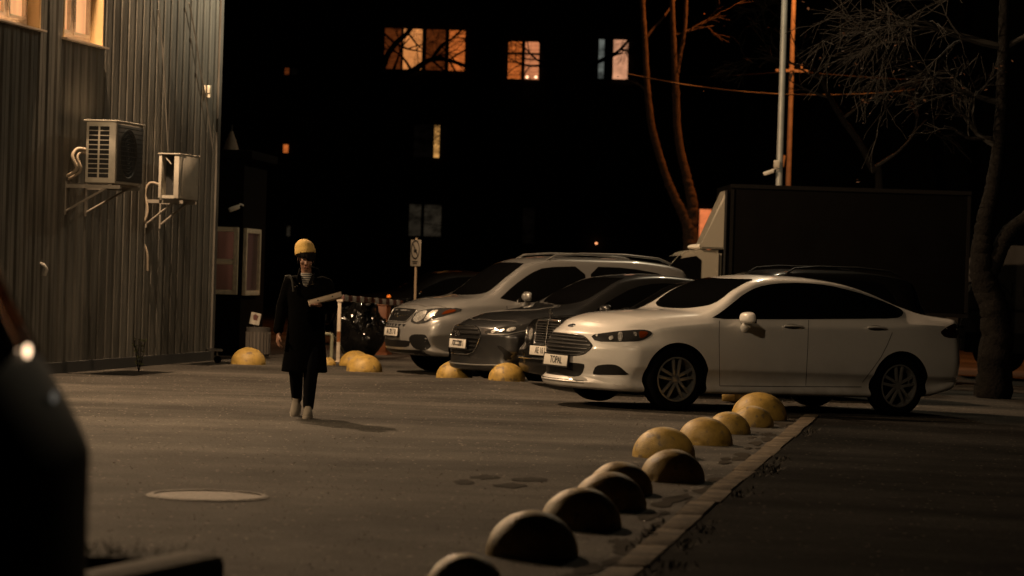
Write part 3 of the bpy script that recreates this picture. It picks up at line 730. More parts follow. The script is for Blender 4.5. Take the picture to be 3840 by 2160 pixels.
# ------------------------------------------------------------------ ground
def asphalt(name, base, fleck=1.0, seed=0.0):
    m = bpy.data.materials.new(name); m.use_nodes = True
    N, L = m.node_tree.nodes, m.node_tree.links; b = N['Principled BSDF']
    tc = N.new('ShaderNodeTexCoord')
    def noise(scale, detail=5, vec=None, rough=.6):
        t = N.new('ShaderNodeTexNoise'); t.inputs['Scale'].default_value = scale; t.inputs['Detail'].default_value = detail; t.inputs['Roughness'].default_value = rough
        L.new(vec or tc.outputs['Object'], t.inputs['Vector']); return t.outputs['Fac']
    def ramp(sock, a, ca, bb, cb):
        r = N.new('ShaderNodeValToRGB'); r.color_ramp.elements[0].position = a; r.color_ramp.elements[0].color = (*ca, 1); r.color_ramp.elements[1].position = bb; r.color_ramp.elements[1].color = (*cb, 1)
        L.new(sock, r.inputs['Fac']); return r.outputs['Color']
    def mix(f, a, c, mode='MIX'):
        x = N.new('ShaderNodeMix'); x.data_type = 'RGBA'; x.blend_type = mode
        for s_, v in (('Factor', f), ('A', a), ('B', c)):
            if hasattr(v, 'is_linked') or hasattr(v, 'links'): L.new(v, x.inputs[s_])
            else: x.inputs[s_].default_value = v if not isinstance(v, tuple) else (*v, 1)
        return x.outputs['Result']
    d = tuple(c * .62 for c in base); l = tuple(c * 1.2 for c in base)
    big = ramp(noise(.55, 6), .36, d, .66, l)
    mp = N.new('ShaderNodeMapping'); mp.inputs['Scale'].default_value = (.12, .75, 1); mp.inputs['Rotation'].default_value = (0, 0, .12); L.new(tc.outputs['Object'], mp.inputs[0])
    shade_streak = ramp(noise(1.0, 5, mp.outputs[0], .55), .42, (.58,) * 3, .62, (1.15,) * 3)      # shadow bands across the yard, painted into the colour
    col = mix(1.0, big, shade_streak, 'MULTIPLY')
    grain = ramp(noise(38, 4, None, .8), .36, (.35,) * 3, .64, (1.7,) * 3)
    col = mix(.8, col, mix(1.0, col, grain, 'MULTIPLY'))
    vo = N.new('ShaderNodeTexVoronoi'); vo.inputs['Scale'].default_value = 22; L.new(tc.outputs['Object'], vo.inputs['Vector'])
    wn = N.new('ShaderNodeTexWhiteNoise'); L.new(vo.outputs['Position'], wn.inputs['Vector'])
    near = ramp(vo.outputs['Distance'], .22, (1,) * 3, .30, (0,) * 3); pick = ramp(wn.outputs['Value'], .93, (0,) * 3, .94, (1,) * 3)
    fl = mix(1.0, near, pick, 'MULTIPLY')
    if fleck: col = mix(fl, col, (.34 * fleck, .30 * fleck, .25 * fleck))                  # light chips of stone
    L.new(col, b.inputs['Base Color'])
    b.inputs['Specular IOR Level'].default_value = .14
    rr = N.new('ShaderNodeMapRange'); rr.inputs[3].default_value = .95; rr.inputs[4].default_value = .78; L.new(noise(2.2, 4), rr.inputs[0]); L.new(rr.outputs[0], b.inputs['Roughness'])
    bp = N.new('ShaderNodeBump'); bp.inputs['Strength'].default_value = .55; bp.inputs['Distance'].default_value = .012; L.new(noise(70, 3), bp.inputs['Height'])
    bp2 = N.new('ShaderNodeBump'); bp2.inputs['Strength'].default_value = .35; bp2.inputs['Distance'].default_value = .08; L.new(noise(1.3, 3), bp2.inputs['Height']); L.new(bp.outputs[0], bp2.inputs['Normal'])
    L.new(bp2.outputs[0], b.inputs['Normal'])
    return m
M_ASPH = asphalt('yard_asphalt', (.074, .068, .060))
M_ASPH2 = asphalt('shaded_road_asphalt', (.021, .0203, .0192), .4)  # darker than the yard, the weaker light here put into the colour
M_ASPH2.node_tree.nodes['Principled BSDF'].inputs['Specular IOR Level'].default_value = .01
SL = .020
def gz(x, y=0): return -SL * max(0, x - 1.75) + .085 * math.exp(-((x + .25) / 1.5) ** 2 - ((y - 33.7) / 1.5) ** 2)
b = MB()
xs = [-80, -20, -8, -5] + list(np.arange(-4, 1.7, .25)) + [1.75, 2.5, 4, 8, 14, 90]; ys = [-6, 4, 12, 20, 26, 28] + list(np.arange(29, 40, .25)) + [42, 60, 110, 190]
b._new([Vector((x, y, gz(x, y))) for y in ys for x in xs], [(j * len(xs) + i, j * len(xs) + i + 1, (j + 1) * len(xs) + i + 1, (j + 1) * len(xs) + i) for j in range(len(ys) - 1) for i in range(len(xs) - 1)])
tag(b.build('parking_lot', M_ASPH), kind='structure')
# kerb of concrete stones between the yard and the road on the right
k0, k1 = gnd(2378, 2118), gnd(3050, 1549)
kd = (k1 - k0).normalized(); kn = Vector((kd.y, -kd.x, 0)); KS = k0 - kd * 3.2; KL = (k1 - KS).length
# the road lies as a sheet beside it
a = KS + kn * .088; c = k1 + kn * .088
b = MB(); pts = [a, c]
b._new([Vector((p.x + e, p.y, gz(p.x + e) + .012)) for p in (a, a + kd * KL * .25, a + kd * KL * .5, a + kd * KL * .75, c) for e in (0, max(.05, 1.75 - p.x), 3, 14, 60)], [(i * 5 + j, i * 5 + j + 1, i * 5 + j + 6, i * 5 + j + 5) for i in range(4) for j in range(4)])
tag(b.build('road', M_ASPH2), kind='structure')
b = MB(); s_ = 0; rnd = random.Random(4)
while s_ < KL - .2:
    ln = min(1.0 + rnd.uniform(-.06, .06), KL - s_); p = KS + kd * (s_ + ln / 2)
    M = Matrix.Translation((p.x + kn.x * rnd.uniform(-.012, .012), p.y, gz(p.x) - .05 + rnd.uniform(-.004, .004))) @ Matrix.Rotation(math.atan2(kd.y, kd.x) + rnd.uniform(-.012, .012), 4, 'Z') @ Matrix.Rotation(rnd.uniform(-.02, .02), 4, 'X')
    b.box(None, (ln - .022, .165, .14), M=M, bev=.008); s_ += ln
tag(b.build('kerb', mat('kerb_concrete', (.115, .092, .066), .9, noise=(5.0, .55), bump=(30, .8), spec=.15)), kind='structure')

# loose grit that glints in the lamplight
rnd = random.Random(12); b = MB()
for k in range(5200):
    Y = 10.5 + 24 * rnd.random() ** 1.3; x = rnd.uniform(-.22, .19) * Y
    s_ = rnd.uniform(.0012, .0030) * (1 + .05 * Y)
    c = Vector((x, Y, gz(x) + s_ * .5)); a = rnd.uniform(0, 6.28); u = Vector((math.cos(a), math.sin(a), rnd.uniform(-.3, .3))) * s_ * rnd.uniform(.8, 1.7); v = Vector((-math.sin(a), math.cos(a), rnd.uniform(-.3, .3))) * s_; w = Vector((rnd.uniform(-.3, .3), rnd.uniform(-.3, .3), 1)) * s_ * .8
    b._new([c + u, c + v, c - u, c - v, c + w, c - w], [(0, 1, 4), (1, 2, 4), (2, 3, 4), (3, 0, 4), (1, 0, 5), (2, 1, 5), (3, 2, 5), (0, 3, 5)])
me = b.mesh('grit', merge=False); tag(link('grit', me, mat('stone_grit', (.15, .13, .105), .42, spec=.5), None, None), kind='stuff')

# weeds and leaf litter along the road side of the kerb
rnd = random.Random(31); b = MB()
for k in range(26):
    t = rnd.uniform(1.5, KL) if k > 6 else rnd.choice((5.2, 7.6, 10.2, 3.9)); c0 = KS + kd * t + kn * rnd.choice((.11, .12, .14, -.12, .2))
    for j in range(rnd.randint(10, 34)):
        c = c0 + kd * rnd.gauss(0, .14) + kn * abs(rnd.gauss(0, .05)); c.z = gz(c.x) + .004
        a = rnd.uniform(0, 6.28); d = Vector((math.cos(a), math.sin(a), rnd.uniform(.15, 1.3))).normalized() * rnd.uniform(.02, .075); w = Vector((-math.sin(a), math.cos(a), 0)) * rnd.uniform(.003, .009)
        b.poly([c - w, c + w, c + d * .6 + w * .8, c + d, c + d * .55 - w * .8])
tag(link('weeds', b.mesh('weeds', merge=False), mat('dark_weed', (.022, .019, .012), .9), None, None), kind='stuff')
b = MB()
for k in range(70):                                                    # dirt that collects in the gutter
    t = rnd.uniform(.5, KL); c0 = KS + kd * t - kn * (.11 + abs(rnd.gauss(0, .10))); r = rnd.uniform(.03, .14); n = 9; ph = rnd.uniform(0, 6)
    b.poly([Vector((c0.x, c0.y, gz(c0.x) + .003 + .00004 * k)) + kd * math.cos(2 * math.pi * i / n) * r * rnd.uniform(1.2, 2.6) + kn * math.sin(2 * math.pi * i / n) * r * rnd.uniform(.3, .6) for i in range(n)])
tag(link('gutter_dirt', b.mesh('gutter_dirt', merge=False), mat('dirt', (.034, .029, .023), 1.0, spec=.05), None, None), kind='stuff')
# ------------------------------------------------------------------ yellow half-sphere bollards
def dome_mesh(seed, rough=.012):
    rnd = random.Random(seed)
    t = bmesh.new()
    prof = [(0, .50 * 1.0)]
    b = MB()
    pr = [(math.cos(a) * .5, math.sin(a) * .47 + .03) for a in np.linspace(math.pi / 2, 0, 22)] + [(.5, .0), (.5, -.03)]
    b.lathe([(max(r, 0.0), z) for r, z in pr], None, 64)
    me = b.mesh('yellow_dome')
    from mathutils import noise
    for v in me.vertices:
        n = noise.noise(v.co * 5 + Vector((seed * 3.1, 0, 0)))
        v.co *= 1 + n * rough
        if v.co.z < .10:                     # chipped rim
            c = noise.noise(v.co * 9 + Vector((0, seed * 2.3, 0)))
            if c > .25: v.co.xy *= 1 - (c - .25) * .12
    return me
def dome_mat(i, base, dirt):
    m = mat('worn_yellow_paint_%d' % i, base, .5, noise=(5.0, dirt), bump=(45, .25), spec=.45)
    N, L = m.node_tree.nodes, m.node_tree.links
    tc = N.new('ShaderNodeTexCoord'); n2 = N.new('ShaderNodeTexNoise'); n2.inputs['Scale'].default_value = 7; n2.inputs['Detail'].default_value = 8
    mp = N.new('ShaderNodeMapping'); mp.inputs['Location'].default_value = (i * 1.7, i, 0); L.new(tc.outputs['Object'], mp.inputs[0]); L.new(mp.outputs[0], n2.inputs['Vector'])
    r = N.new('ShaderNodeValToRGB'); r.color_ramp.elements[0].position = .58; r.color_ramp.elements[1].position = .74
    L.new(n2.outputs['Fac'], r.inputs['Fac'])
    mx = N.new('ShaderNodeMix'); mx.data_type = 'RGBA'; mx.inputs['B'].default_value = (.16, .12, .07, 1)
    b = N['Principled BSDF']; src = b.inputs['Base Color'].links[0].from_socket
    sc = N.new('ShaderNodeMath'); sc.operation = 'MULTIPLY'; sc.inputs[1].default_value = .55; L.new(r.outputs['Color'], sc.inputs[0])
    L.new(sc.outputs[0], mx.inputs['Factor']); L.new(src, mx.inputs['A']); L.new(mx.outputs['Result'], b.inputs['Base Color'])
    return m
cD = fpx((1580, 1440), .60559); cE = fpx((760, 740), .46925); cF = fpx((1400, 960), .33126)
near = [  # left, right, base row, top row in the crop, label
    (20, 510, 1310, 1040, 'yellow concrete dome cut by the bottom edge of the view'),
    (400, 975, 1088, 795, 'large dark yellow dome second from the bottom of the kerb row'),
    (740, 1245, 905, 632, 'dome deep in shade, third from the bottom of the kerb row'),
    (938, 1400, 785, 545, 'dome behind the third from the bottom, pushed towards its left neighbour'),
    (1035, 1440, 690, 465, 'dome standing left of the one nearest the kerb bend, fifth from the bottom'),
    (1365, 1765, 612, 420, 'dome with a round black shadow on its face, close to the kerb'),
    (1318, 1705, 465, 288, 'yellow dome just behind the one with the round black shadow'),
    (1595, 1940, 382, 195, 'smooth evenly yellow dome in the middle of the upper kerb row'),
    (1775, 2048, 310, 157, 'small yellow dome behind the smooth one in the upper kerb row'),
    (1930, 2192, 268, 115, 'small chipped dome in front of the farthest one of the kerb row'),
    (1935, 2278, 225, 58, 'large stained dome at the far end of the kerb row beside the white car')]
far = [
    (cE((213, 1338), (490, 1338)), 'bright yellow dome by the corner of the metal-clad building', 1.0),
    (cE((930, 1342), (1060, 1342)), 'yellow dome half hidden behind the walking person', .75),
    (cE((1085, 1350), (1335, 1350)), 'dim yellow dome behind the bright one near the white post', .8),
    (cE((1142, 1396), (1426, 1396)), 'bright yellow dome in front of the silver car bumper', 1.0),
    (cF((708, 1388), (1116, 1388)), 'bright yellow dome under the dark grey car front', 1.0),
    (cF((1304, 1415), (1716, 1415)), 'bright yellow dome in front of the black car', 1.0)]
DMESH = [dome_mesh(k) for k in range(6)]
YB = [(.40, .265, .065), (.36, .24, .06), (.41, .27, .065), (.37, .24, .055)]
def dome(l, r, by, label, group, k, hs=1.0, tilt=0.0):
    cx = (l + r) / 2; g = gnd(cx, by)
    for _ in range(6): g = gnd(cx, by, gz(g.x, g.y + .2))
    w = (r - l) * g.y / FPX; rad = w / 2
    o = link('yellow_dome', DMESH[k % 6].copy() if k < 6 else DMESH[k % 6], dome_mat(k % 4, YB[k % 4], .3), None, 60)
    o.location = (g.x, g.y + rad * .97, gz(g.x, g.y + rad) - .006); o.scale = (w * 1.02, w * 1.02, w * hs)
    o.rotation_euler = (0, tilt, k * 1.3)
    return tag(o, label, 'bollard', group)
for i, (l, r, by, ty, lb) in enumerate(near):
    (l, by), (r, _) = cD((l, by), (r, by))
    dome(l, r, by, lb, 'yellow domes along the kerb', i)
for i, (q, lb, hs) in enumerate(far):
    dome(q[0][0], q[1][0], q[0][1], lb, 'yellow domes in front of the parked cars', i + 1)
for (px, py, w, d, lb) in ((2114, 1452, .075, .5, 'small yellow block on the asphalt under the nose of the white car'), (2758, 1505, .16, .6, 'yellow block behind the farthest dome under the white car')):
    g = gnd(px, py); b = MB(); b.box((0, 0, .045), (w, d, .09), bev=.012)
    o = b.build('wheel_stop', mat('worn_yellow_paint_2', (.4, .3, .05)), None); o.location = (g.x, g.y + d * .4, 0); o.rotation_euler = (0, 0, -.3)
    tag(o, lb, 'wheel stop', 'yellow blocks under the white car')
# ------------------------------------------------------------------ metal-clad building on the left
WA, WB = gnd(200, 1401), gnd(785, 1352)
wd = (WB - WA).normalized(); wn = Vector((wd.y, -wd.x, 0))          # along the wall (away from us), out of the wall
W_ANG = math.atan2(wd.y, wd.x)
def wall_at(px, py, off=0.0):
    """(distance along the wall, height) of a pixel on the wall plane"""
    d = ray(px, py); n = wn; o = WA + wn * off
    p = CAMP + d * ((o - CAMP).dot(n) / d.dot(n))
    return (p - WA).dot(wd), p.z
def wp(u, off, z): return WA + wd * u + wn * off + Vector((0, 0, z))
UE = wall_at(785, 1352)[0]
def clad_mat():
    m = bpy.data.materials.new('grey_corrugated_metal'); m.use_nodes = True
    N, L = m.node_tree.nodes, m.node_tree.links; b = N['Principled BSDF']
    tc = N.new('ShaderNodeTexCoord'); sx = N.new('ShaderNodeSeparateXYZ'); L.new(tc.outputs['Object'], sx.inputs[0])
    fl = N.new('ShaderNodeMath'); fl.operation = 'SNAP'; fl.inputs[1].default_value = 1.0; L.new(sx.outputs['X'], fl.inputs[0])
    wn_ = N.new('ShaderNodeTexWhiteNoise'); wn_.noise_dimensions = '1D'; L.new(fl.outputs[0], wn_.inputs['W'])
    mr = N.new('ShaderNodeMapRange'); mr.inputs[3].default_value = .72; mr.inputs[4].default_value = 1.12; L.new(wn_.outputs['Value'], mr.inputs[0])
    mp = N.new('ShaderNodeMapping'); mp.inputs['Scale'].default_value = (3.0, 3.0, .5); L.new(tc.outputs['Object'], mp.inputs[0])
    t = N.new('ShaderNodeTexNoise'); t.inputs['Scale'].default_value = 1.6; t.inputs['Detail'].default_value = 7; L.new(mp.outputs[0], t.inputs['Vector'])
    r = N.new('ShaderNodeValToRGB'); r.color_ramp.elements[0].position = .3; r.color_ramp.elements[0].color = (.085, .082, .072, 1); r.color_ramp.elements[1].position = .62; r.color_ramp.elements[1].color = (.195, .187, .165, 1)
    L.new(t.outputs['Fac'], r.inputs['Fac'])
    x = N.new('ShaderNodeMix'); x.data_type = 'RGBA'; x.blend_type = 'MULTIPLY'; x.inputs['Factor'].default_value = 1; L.new(r.outputs['Color'], x.inputs['A']); L.new(mr.outputs[0], x.inputs['B'])
    L.new(x.outputs['Result'], b.inputs['Base Color']); b.inputs['Roughness'].default_value = .65; b.inputs['Metallic'].default_value = .1; b.inputs['Specular IOR Level'].default_value = .25
    return m
def corr(u0, u1, z0, z1, mb, pitch=.285, dep=.020):
    k0 = math.floor(u0 / pitch); pts = []
    for k in range(k0, math.ceil(u1 / pitch) + 1):
        for f, o in ((0, 0), (.10, 0), (.22, dep), (.50, dep), (.53, dep * .8), (.56, dep), (.88, dep)): pts.append((k * pitch + f * pitch, o))
    q = [(u0, np.interp(u0, [p[0] for p in pts], [p[1] for p in pts]))] + [p for p in pts if u0 < p[0] < u1] + [(u1, np.interp(u1, [p[0] for p in pts], [p[1] for p in pts]))]
    mb._new([Vector((u, -o, z0)) for u, o in q] + [Vector((u, -o, z1)) for u, o in q], [(i, i + 1, len(q) + i + 1, len(q) + i) for i in range(len(q) - 1)])
bld = empty('metal_clad_building', WA, W_ANG, 'tall building clad in grey corrugated metal sheets along the left edge', 'building')
w2a, sz2a = wall_at(237, 141); w2b, sz2b = wall_at(377, 177)
w1b, sz1b = wall_at(142, 112)
w2a -= .05
sill2 = (sz2a + sz2b) / 2; sill1 = sz1b; WH = 1.55; w1a = w1b - (w2b - w2a)
TOPZ = 9.6; US = -8.0
mb = MB()
corr(US, w1a, .12, TOPZ, mb); corr(w1b, w2a, .12, TOPZ, mb); corr(w2b, UE, .12, TOPZ, mb)
for a, c, sl in ((w1a, w1b, sill1), (w2a, w2b, sill2)): corr(a, c, .12, sl, mb); corr(a, c, sl + WH, TOPZ, mb)
M_CLAD = clad_mat()
mb.build('cladding', M_CLAD, bld, None)
mb = MB()                                                          # core, end wall, roof and corner flashing
for a, c, z0, z1 in ((US, w1a, .0, TOPZ), (w1b, w2a, 0, TOPZ), (w2b, UE - .02, 0, TOPZ), (w1a, w1b, 0, sill1 - .03), (w2a, w2b, 0, sill2 - .03), (w1a, w1b, sill1 + WH + .03, TOPZ), (w2a, w2b, sill2 + WH + .03, TOPZ)):
    mb.box(((a + c) / 2, .27, (z0 + z1) / 2), (c - a - .004, .50, z1 - z0))
mb.box(((US + UE) / 2, 4.5, TOPZ / 2), (UE - US - .05, 8, TOPZ - .1))
mb.build('core_wall', mat('dark_wall', (.05, .05, .05), .9), bld)
mb = MB(); mb.box((UE + .01, -.012, TOPZ / 2), (.12, .07, TOPZ)); mb.build('corner_flashing', mat('corner_flashing', (.085, .08, .07), .7, noise=(2, .3)), bld)
mb = MB(); mb.box(((US + UE) / 2, -.02, .07), (UE - US, .05, .14)); mb.build('plinth', mat('dark_wall', (.05, .05, .05)), bld)
M_FRAME = mat('white_window_frame', (.62, .52, .42), .4)
def lit(name, c, s): return mat(name, (.02, .02, .02), .3, emit=c, estr=s)
def curtain_mat(name, c, s, scale=9.0, lo=.55):
    m = mat(name, (.05, .04, .03), .35, emit=c, estr=s); N, L = m.node_tree.nodes, m.node_tree.links; b = N['Principled BSDF']
    if b.inputs['Emission Color'].links: return m
    tc = N.new('ShaderNodeTexCoord'); mp = N.new('ShaderNodeMapping'); mp.inputs['Scale'].default_value = (scale, scale, .4); L.new(tc.outputs['Object'], mp.inputs[0])
    t = N.new('ShaderNodeTexNoise'); t.inputs['Scale'].default_value = 1; t.inputs['Detail'].default_value = 2; L.new(mp.outputs[0], t.inputs['Vector'])
    r = N.new('ShaderNodeValToRGB'); r.color_ramp.elements[0].position = .35; r.color_ramp.elements[0].color = tuple(x * lo for x in c) + (1,); r.color_ramp.elements[1].position = .6; r.color_ramp.elements[1].color = (*c, 1)
    L.new(t.outputs['Fac'], r.inputs['Fac']); L.new(r.outputs['Color'], b.inputs['Emission Color']); return m
M_LITPANE = curtain_mat('lit_curtain', (1.0, .46, .185), 1.0, 5.0, .75)
RD = .17
for a, c, sl in ((w1a, w1b, sill1), (w2a, w2b, sill2)):
    f = MB(); cx = (a + c) / 2; hw = (c - a) / 2; zc = sl + WH / 2
    for x0, x1, z0, z1 in ((a, a + .07, sl, sl + WH), (c - .07, c, sl, sl + WH), (a + .07, c - .07, sl, sl + .09), (a + .07, c - .07, sl + WH - .08, sl + WH), (cx - .05, cx + .05, sl + .09, sl + WH - .08)):
        f.box(((x0 + x1) / 2, RD, (z0 + z1) / 2), (x1 - x0, .06, z1 - z0))
    for x0, x1 in ((a + .07, cx - .05), (cx + .05, c - .07)):           # opening sashes
        for p0, p1, q0, q1 in ((x0, x0 + .045, sl + .09, sl + WH - .08), (x1 - .045, x1, sl + .09, sl + WH - .08), (x0 + .045, x1 - .045, sl + .09, sl + .14), (x0 + .045, x1 - .045, sl + WH - .13, sl + WH - .08)):
            f.box(((p0 + p1) / 2, RD - .025, (q0 + q1) / 2), (p1 - p0, .05, q1 - q0))
    fr = f.build('window', M_FRAME, bld)
    p = MB(); p.box((cx, RD + .02, zc), (c - a - .15, .008, WH - .18)); p.build('pane', M_LITPANE, fr)
    s = MB(); s.box((cx, .05, sl - .012), (c - a + .12, .30, .022)); s.build('sill', M_FRAME, fr)
    for x in (a, c):
        j = MB(); j.box((x, .07, zc), (.03, .20, WH)); j.build('jamb', mat('jamb_paint', (.45, .32, .16), .5), fr)
# cable clipped across the cladding
def spline(pts, n=12):
    P = [Vector(p) for p in pts]; out = []
    for i in range(len(P) - 1):
        p0, p1, p2, p3 = P[max(i - 1, 0)], P[i], P[i + 1], P[min(i + 2, len(P) - 1)]
        for k in range(n):
            t = k / n; out.append(.5 * ((2 * p1) + (p2 - p0) * t + (2 * p0 - 5 * p1 + 4 * p2 - p3) * t * t + (3 * p1 - p0 - 3 * p2 + p3) * t ** 3))
    return out + [P[-1]]
cG = fpx((0, 0), .5935)
def on_wall(q, off): u, z = wall_at(*q, off); return wp(u, off, z)
for pts, lb in ((((1195, 20), (1210, 90), (1228, 190), (1246, 300), (1262, 410), (1280, 520), (1300, 620), (1318, 740), (1332, 850), (1345, 950)), 'thin dark cable sagging down the corrugated wall nearest its far corner'), (((1000, 60), (1008, 120), (1025, 280), (1030, 350), (1042, 540), (1052, 760), (1062, 950)), 'dark cable hanging down the corrugated wall above the small air conditioner')):
    b = MB(); b.tube(spline([on_wall(q, .07) for q in cG(*pts)], 4), .012, 6)
    tag(b.build('wall_cable', mat('grey_cable', (.10, .095, .085), .6), None, 60), lb, 'cable', 'cables on the corrugated wall')
b = MB(); q = on_wall(cG((1312, 565))[0], .06); b.box((0, 0, 0), (.09, .09, .12), bev=.01); b.box((0, -.02, -.09), (.05, .05, .06)); o = b.build('wall_lamp', mat('pale_plastic', (.6, .55, .45), .4), None); o.location = q; o.rotation_euler = (0, 0, W_ANG); tag(o, 'small pale box fixed high on the corrugated wall near its corner', 'wall box')
# air conditioners
M_AC = mat('cream_enamel', (.46, .43, .37), .45, noise=(4, .2))
M_ACD = mat('dark_vent', (.008, .008, .008), .8)
def air_con(wall_px, out_px, top_y, bot_y, length, gap_end, label, grid):
    """wall_px: pixel where the near bracket meets the wall; out_px: x of the near outer corner"""
    u0, zb = wall_at(wall_px[0], wall_px[1])
    p0 = wp(u0, 0, 0); Y = p0.y
    reach = (at(out_px, bot_y, Y).x - at(wall_px[0], bot_y, Y).x) / wn.x
    zt, zb = at(out_px, top_y, Y).z, at(out_px, bot_y, Y).z
    dp = gap_end; h = zt - zb
    root = empty('air_conditioner', wp(u0, 0, zb), W_ANG, label, 'air conditioner', 'air conditioners on the corrugated wall')
    b = MB(); yc = -(reach - dp / 2)
    t = .03
    if grid:
        b.box((length / 2, yc, h / 2), (length, dp, h), bev=.015); b.box((length / 2 - .01, yc, h + .008), (length + .05, dp + .05, .022), bev=.006)
    else:                                                                # casing with an open end panel
        b.box((length / 2 + .1, yc, h / 2), (length - .2, dp, h), bev=.01)
        for y in (yc - dp / 2 + .035, yc + dp / 2 - .02): b.box((.1, y, h / 2), (.2, .07 if y < yc else .04, h - .002), bev=.004)
        b.box((length / 2, yc, h + .008), (length + .03, dp + .03, .018), bev=.005); b.box((.1, yc, .02), (.2, dp - .11, .04))
    cs = b.build('casing', M_AC, root)
    b = MB()
    if grid:
        for r in range(11):
            for c in range(2):
                w_, h_ = dp * .30, h * .062
                b.box((-.003, yc + (.5 - c) * dp * .37 + dp * .06, h * .08 + (r + .5) * h * .077), (.012, w_, h_))
        b.build('side_louvres', M_ACD, cs)
    else:
        b.box((.16, yc + .01, h / 2), (.012, dp - .13, h - .05)); b.build('open_end', M_ACD, cs)
        b = MB(); b.tube([(.02, yc + .06, h - .04), (.03, yc - .02, h - .13)], .008, 6); b.build('stay', M_AC, cs)
    b = MB(); fy = yc - dp / 2 - .004
    if grid:
        b.box((length / 2, fy - .002, h / 2), (length - .06, .012, h - .06), bev=.004)
        for k in range(12): b.box((length / 2, fy - .012, h * .08 + k * h * .076), (length - .10, .008, .008))
    if grid: b.build('front_grille', mat('dark_front_grille', (.03, .027, .023), .6), cs)
    else: b.bm.free()
    b = MB(); fy -= .006 if grid else .002
    M = Matrix.Translation((length * .42, fy, h * .5)) @ Matrix.Rotation(math.pi / 2, 4, 'X')
    b.lathe([(h * .38, 0), (h * .40, .012), (h * .42, 0)], M, 32)
    for k in range(1, 5): b.lathe([(h * .08 * k - .004, .006), (h * .08 * k, .010), (h * .08 * k + .004, .006)], M, 28)
    b.mi = 1; b.lathe([(h * .38, .002), (0, .002)], M, 32)
    if not grid: b.bm.free(); b = MB(); b.box((length * .55, fy, h * .5), (length * .8, .008, h - .08), bev=.003); b.box((length * .9, fy - .006, h * .5), (.05, .01, h * .3))
    b.build('fan_guard' if grid else 'front_panel', [mat('guard_wire', (.07, .065, .055), .5) if grid else M_AC, M_ACD], cs)
    b = MB()
    for u in (.08, length - .2):
        b.box((u, -reach / 2 - .02, -.045), (.045, reach + .06, .045)); b.tube([(u, -.02, -.045 - .32), (u, -reach * .8, -.06)], .016, 6); b.box((u, -.02, -.20), (.05, .03, .42))
    b.box((length / 2, yc - dp * .3, -.012), (length * .9, .05, .03))
    b.build('bracket', mat('bracket_paint', (.22, .20, .17), .6), root)
    b = MB()
    if grid:
        b.tube(spline([(.18, yc + dp / 2 + .0, h * .52), (.08, yc + dp / 2 + .13, h * .55), (.0, yc + dp / 2 + .17, h * .42), (.02, yc + dp / 2 + .12, h * .22), (.1, -.03, h * .1)], 6), .024, 8)
        b.tube(spline([(.18, yc + dp / 2 + .0, h * .47), (.10, yc + dp / 2 + .10, h * .49), (.04, yc + dp / 2 + .12, h * .40), (.06, yc + dp / 2 + .08, h * .2), (.14, -.03, h * .05)], 6), .017, 8)
    else:
        b.tube(spline([(.1, yc + dp / 2, h * .30), (.06, yc + dp / 2 + .14, h * .34), (.05, yc + dp / 2 + .20, h * .1), (.05, yc + dp / 2 + .16, -.2), (.05, yc + dp / 2 + .25, -.48), (.1, -.04, -.75), (.15, -.04, -1.0)], 6), .017, 8)
    b.build('pipe', mat('pipe_wrap', (.30, .25, .19), .6), root, 60)
air_con(cG((392, 1190))[0], cG((735, 0))[0][0], cG((0, 772))[0][1], cG((0, 1160))[0][1], 1.0, .40, 'large cream air conditioner with gridded end on brackets, the higher one on the wall', True)
air_con(cG((905, 1285))[0], cG((1130, 0))[0][0], cG((0, 978))[0][1], cG((0, 1255))[0][1], .85, .29, 'smaller white air conditioner with an open dark end, the lower one on the wall', False)
# stair handrail at the near end of the wall
h0, h1 = at(-60, 880, 33.0), at(167, 996, 33.0)
b = MB(); b.tube([h0, h1, h1 + Vector((.03, .0, -.05)), h1 + Vector((.0, .02, -.12))], .022, 8)
b.tube([h0 * .5 + h1 * .5, Vector(((h0.x + h1.x) / 2, 33.0, 0))], .02, 8)
tag(b.build('handrail', mat('galvanised', (.45, .43, .40), .4, metal=.5), None, 60), 'thin metal handrail sloping down beside the corrugated wall at the left', 'handrail')
# ------------------------------------------------------------------ apartment block far behind
def d_(*p): return [(x * 1.49068, y * 1.49068) for x, y in p]
YB_ = 95.0
apt = empty('apartment_block', (0, YB_, 0), 0, 'tall dark apartment block far behind with a few orange lit windows', 'building')
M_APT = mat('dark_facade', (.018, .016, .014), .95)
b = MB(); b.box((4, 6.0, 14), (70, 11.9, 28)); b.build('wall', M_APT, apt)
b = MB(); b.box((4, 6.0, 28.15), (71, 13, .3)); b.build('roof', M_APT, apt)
def blind_mat(name, c, s, stripes, lo):
    m = mat(name, (.008, .008, .008), .9, spec=0.0, emit=c, estr=s); N, L = m.node_tree.nodes, m.node_tree.links; bs = N['Principled BSDF']
    if bs.inputs['Emission Color'].links: return m
    tc = N.new('ShaderNodeTexCoord'); mp = N.new('ShaderNodeMapping'); mp.inputs['Scale'].default_value = (1.2, 1, stripes); L.new(tc.outputs['Object'], mp.inputs[0])
    t = N.new('ShaderNodeTexNoise'); t.inputs['Scale'].default_value = 1.3; t.inputs['Detail'].default_value = 4; t.inputs['Roughness'].default_value = .7; L.new(mp.outputs[0], t.inputs['Vector'])
    r = N.new('ShaderNodeValToRGB'); r.color_ramp.elements[0].position = .36; r.color_ramp.elements[0].color = tuple(x * lo for x in c) + (1,); r.color_ramp.elements[1].position = .62; r.color_ramp.elements[1].color = (*c, 1)
    L.new(t.outputs['Fac'], r.inputs['Fac']); L.new(r.outputs['Color'], bs.inputs['Emission Color']); return m
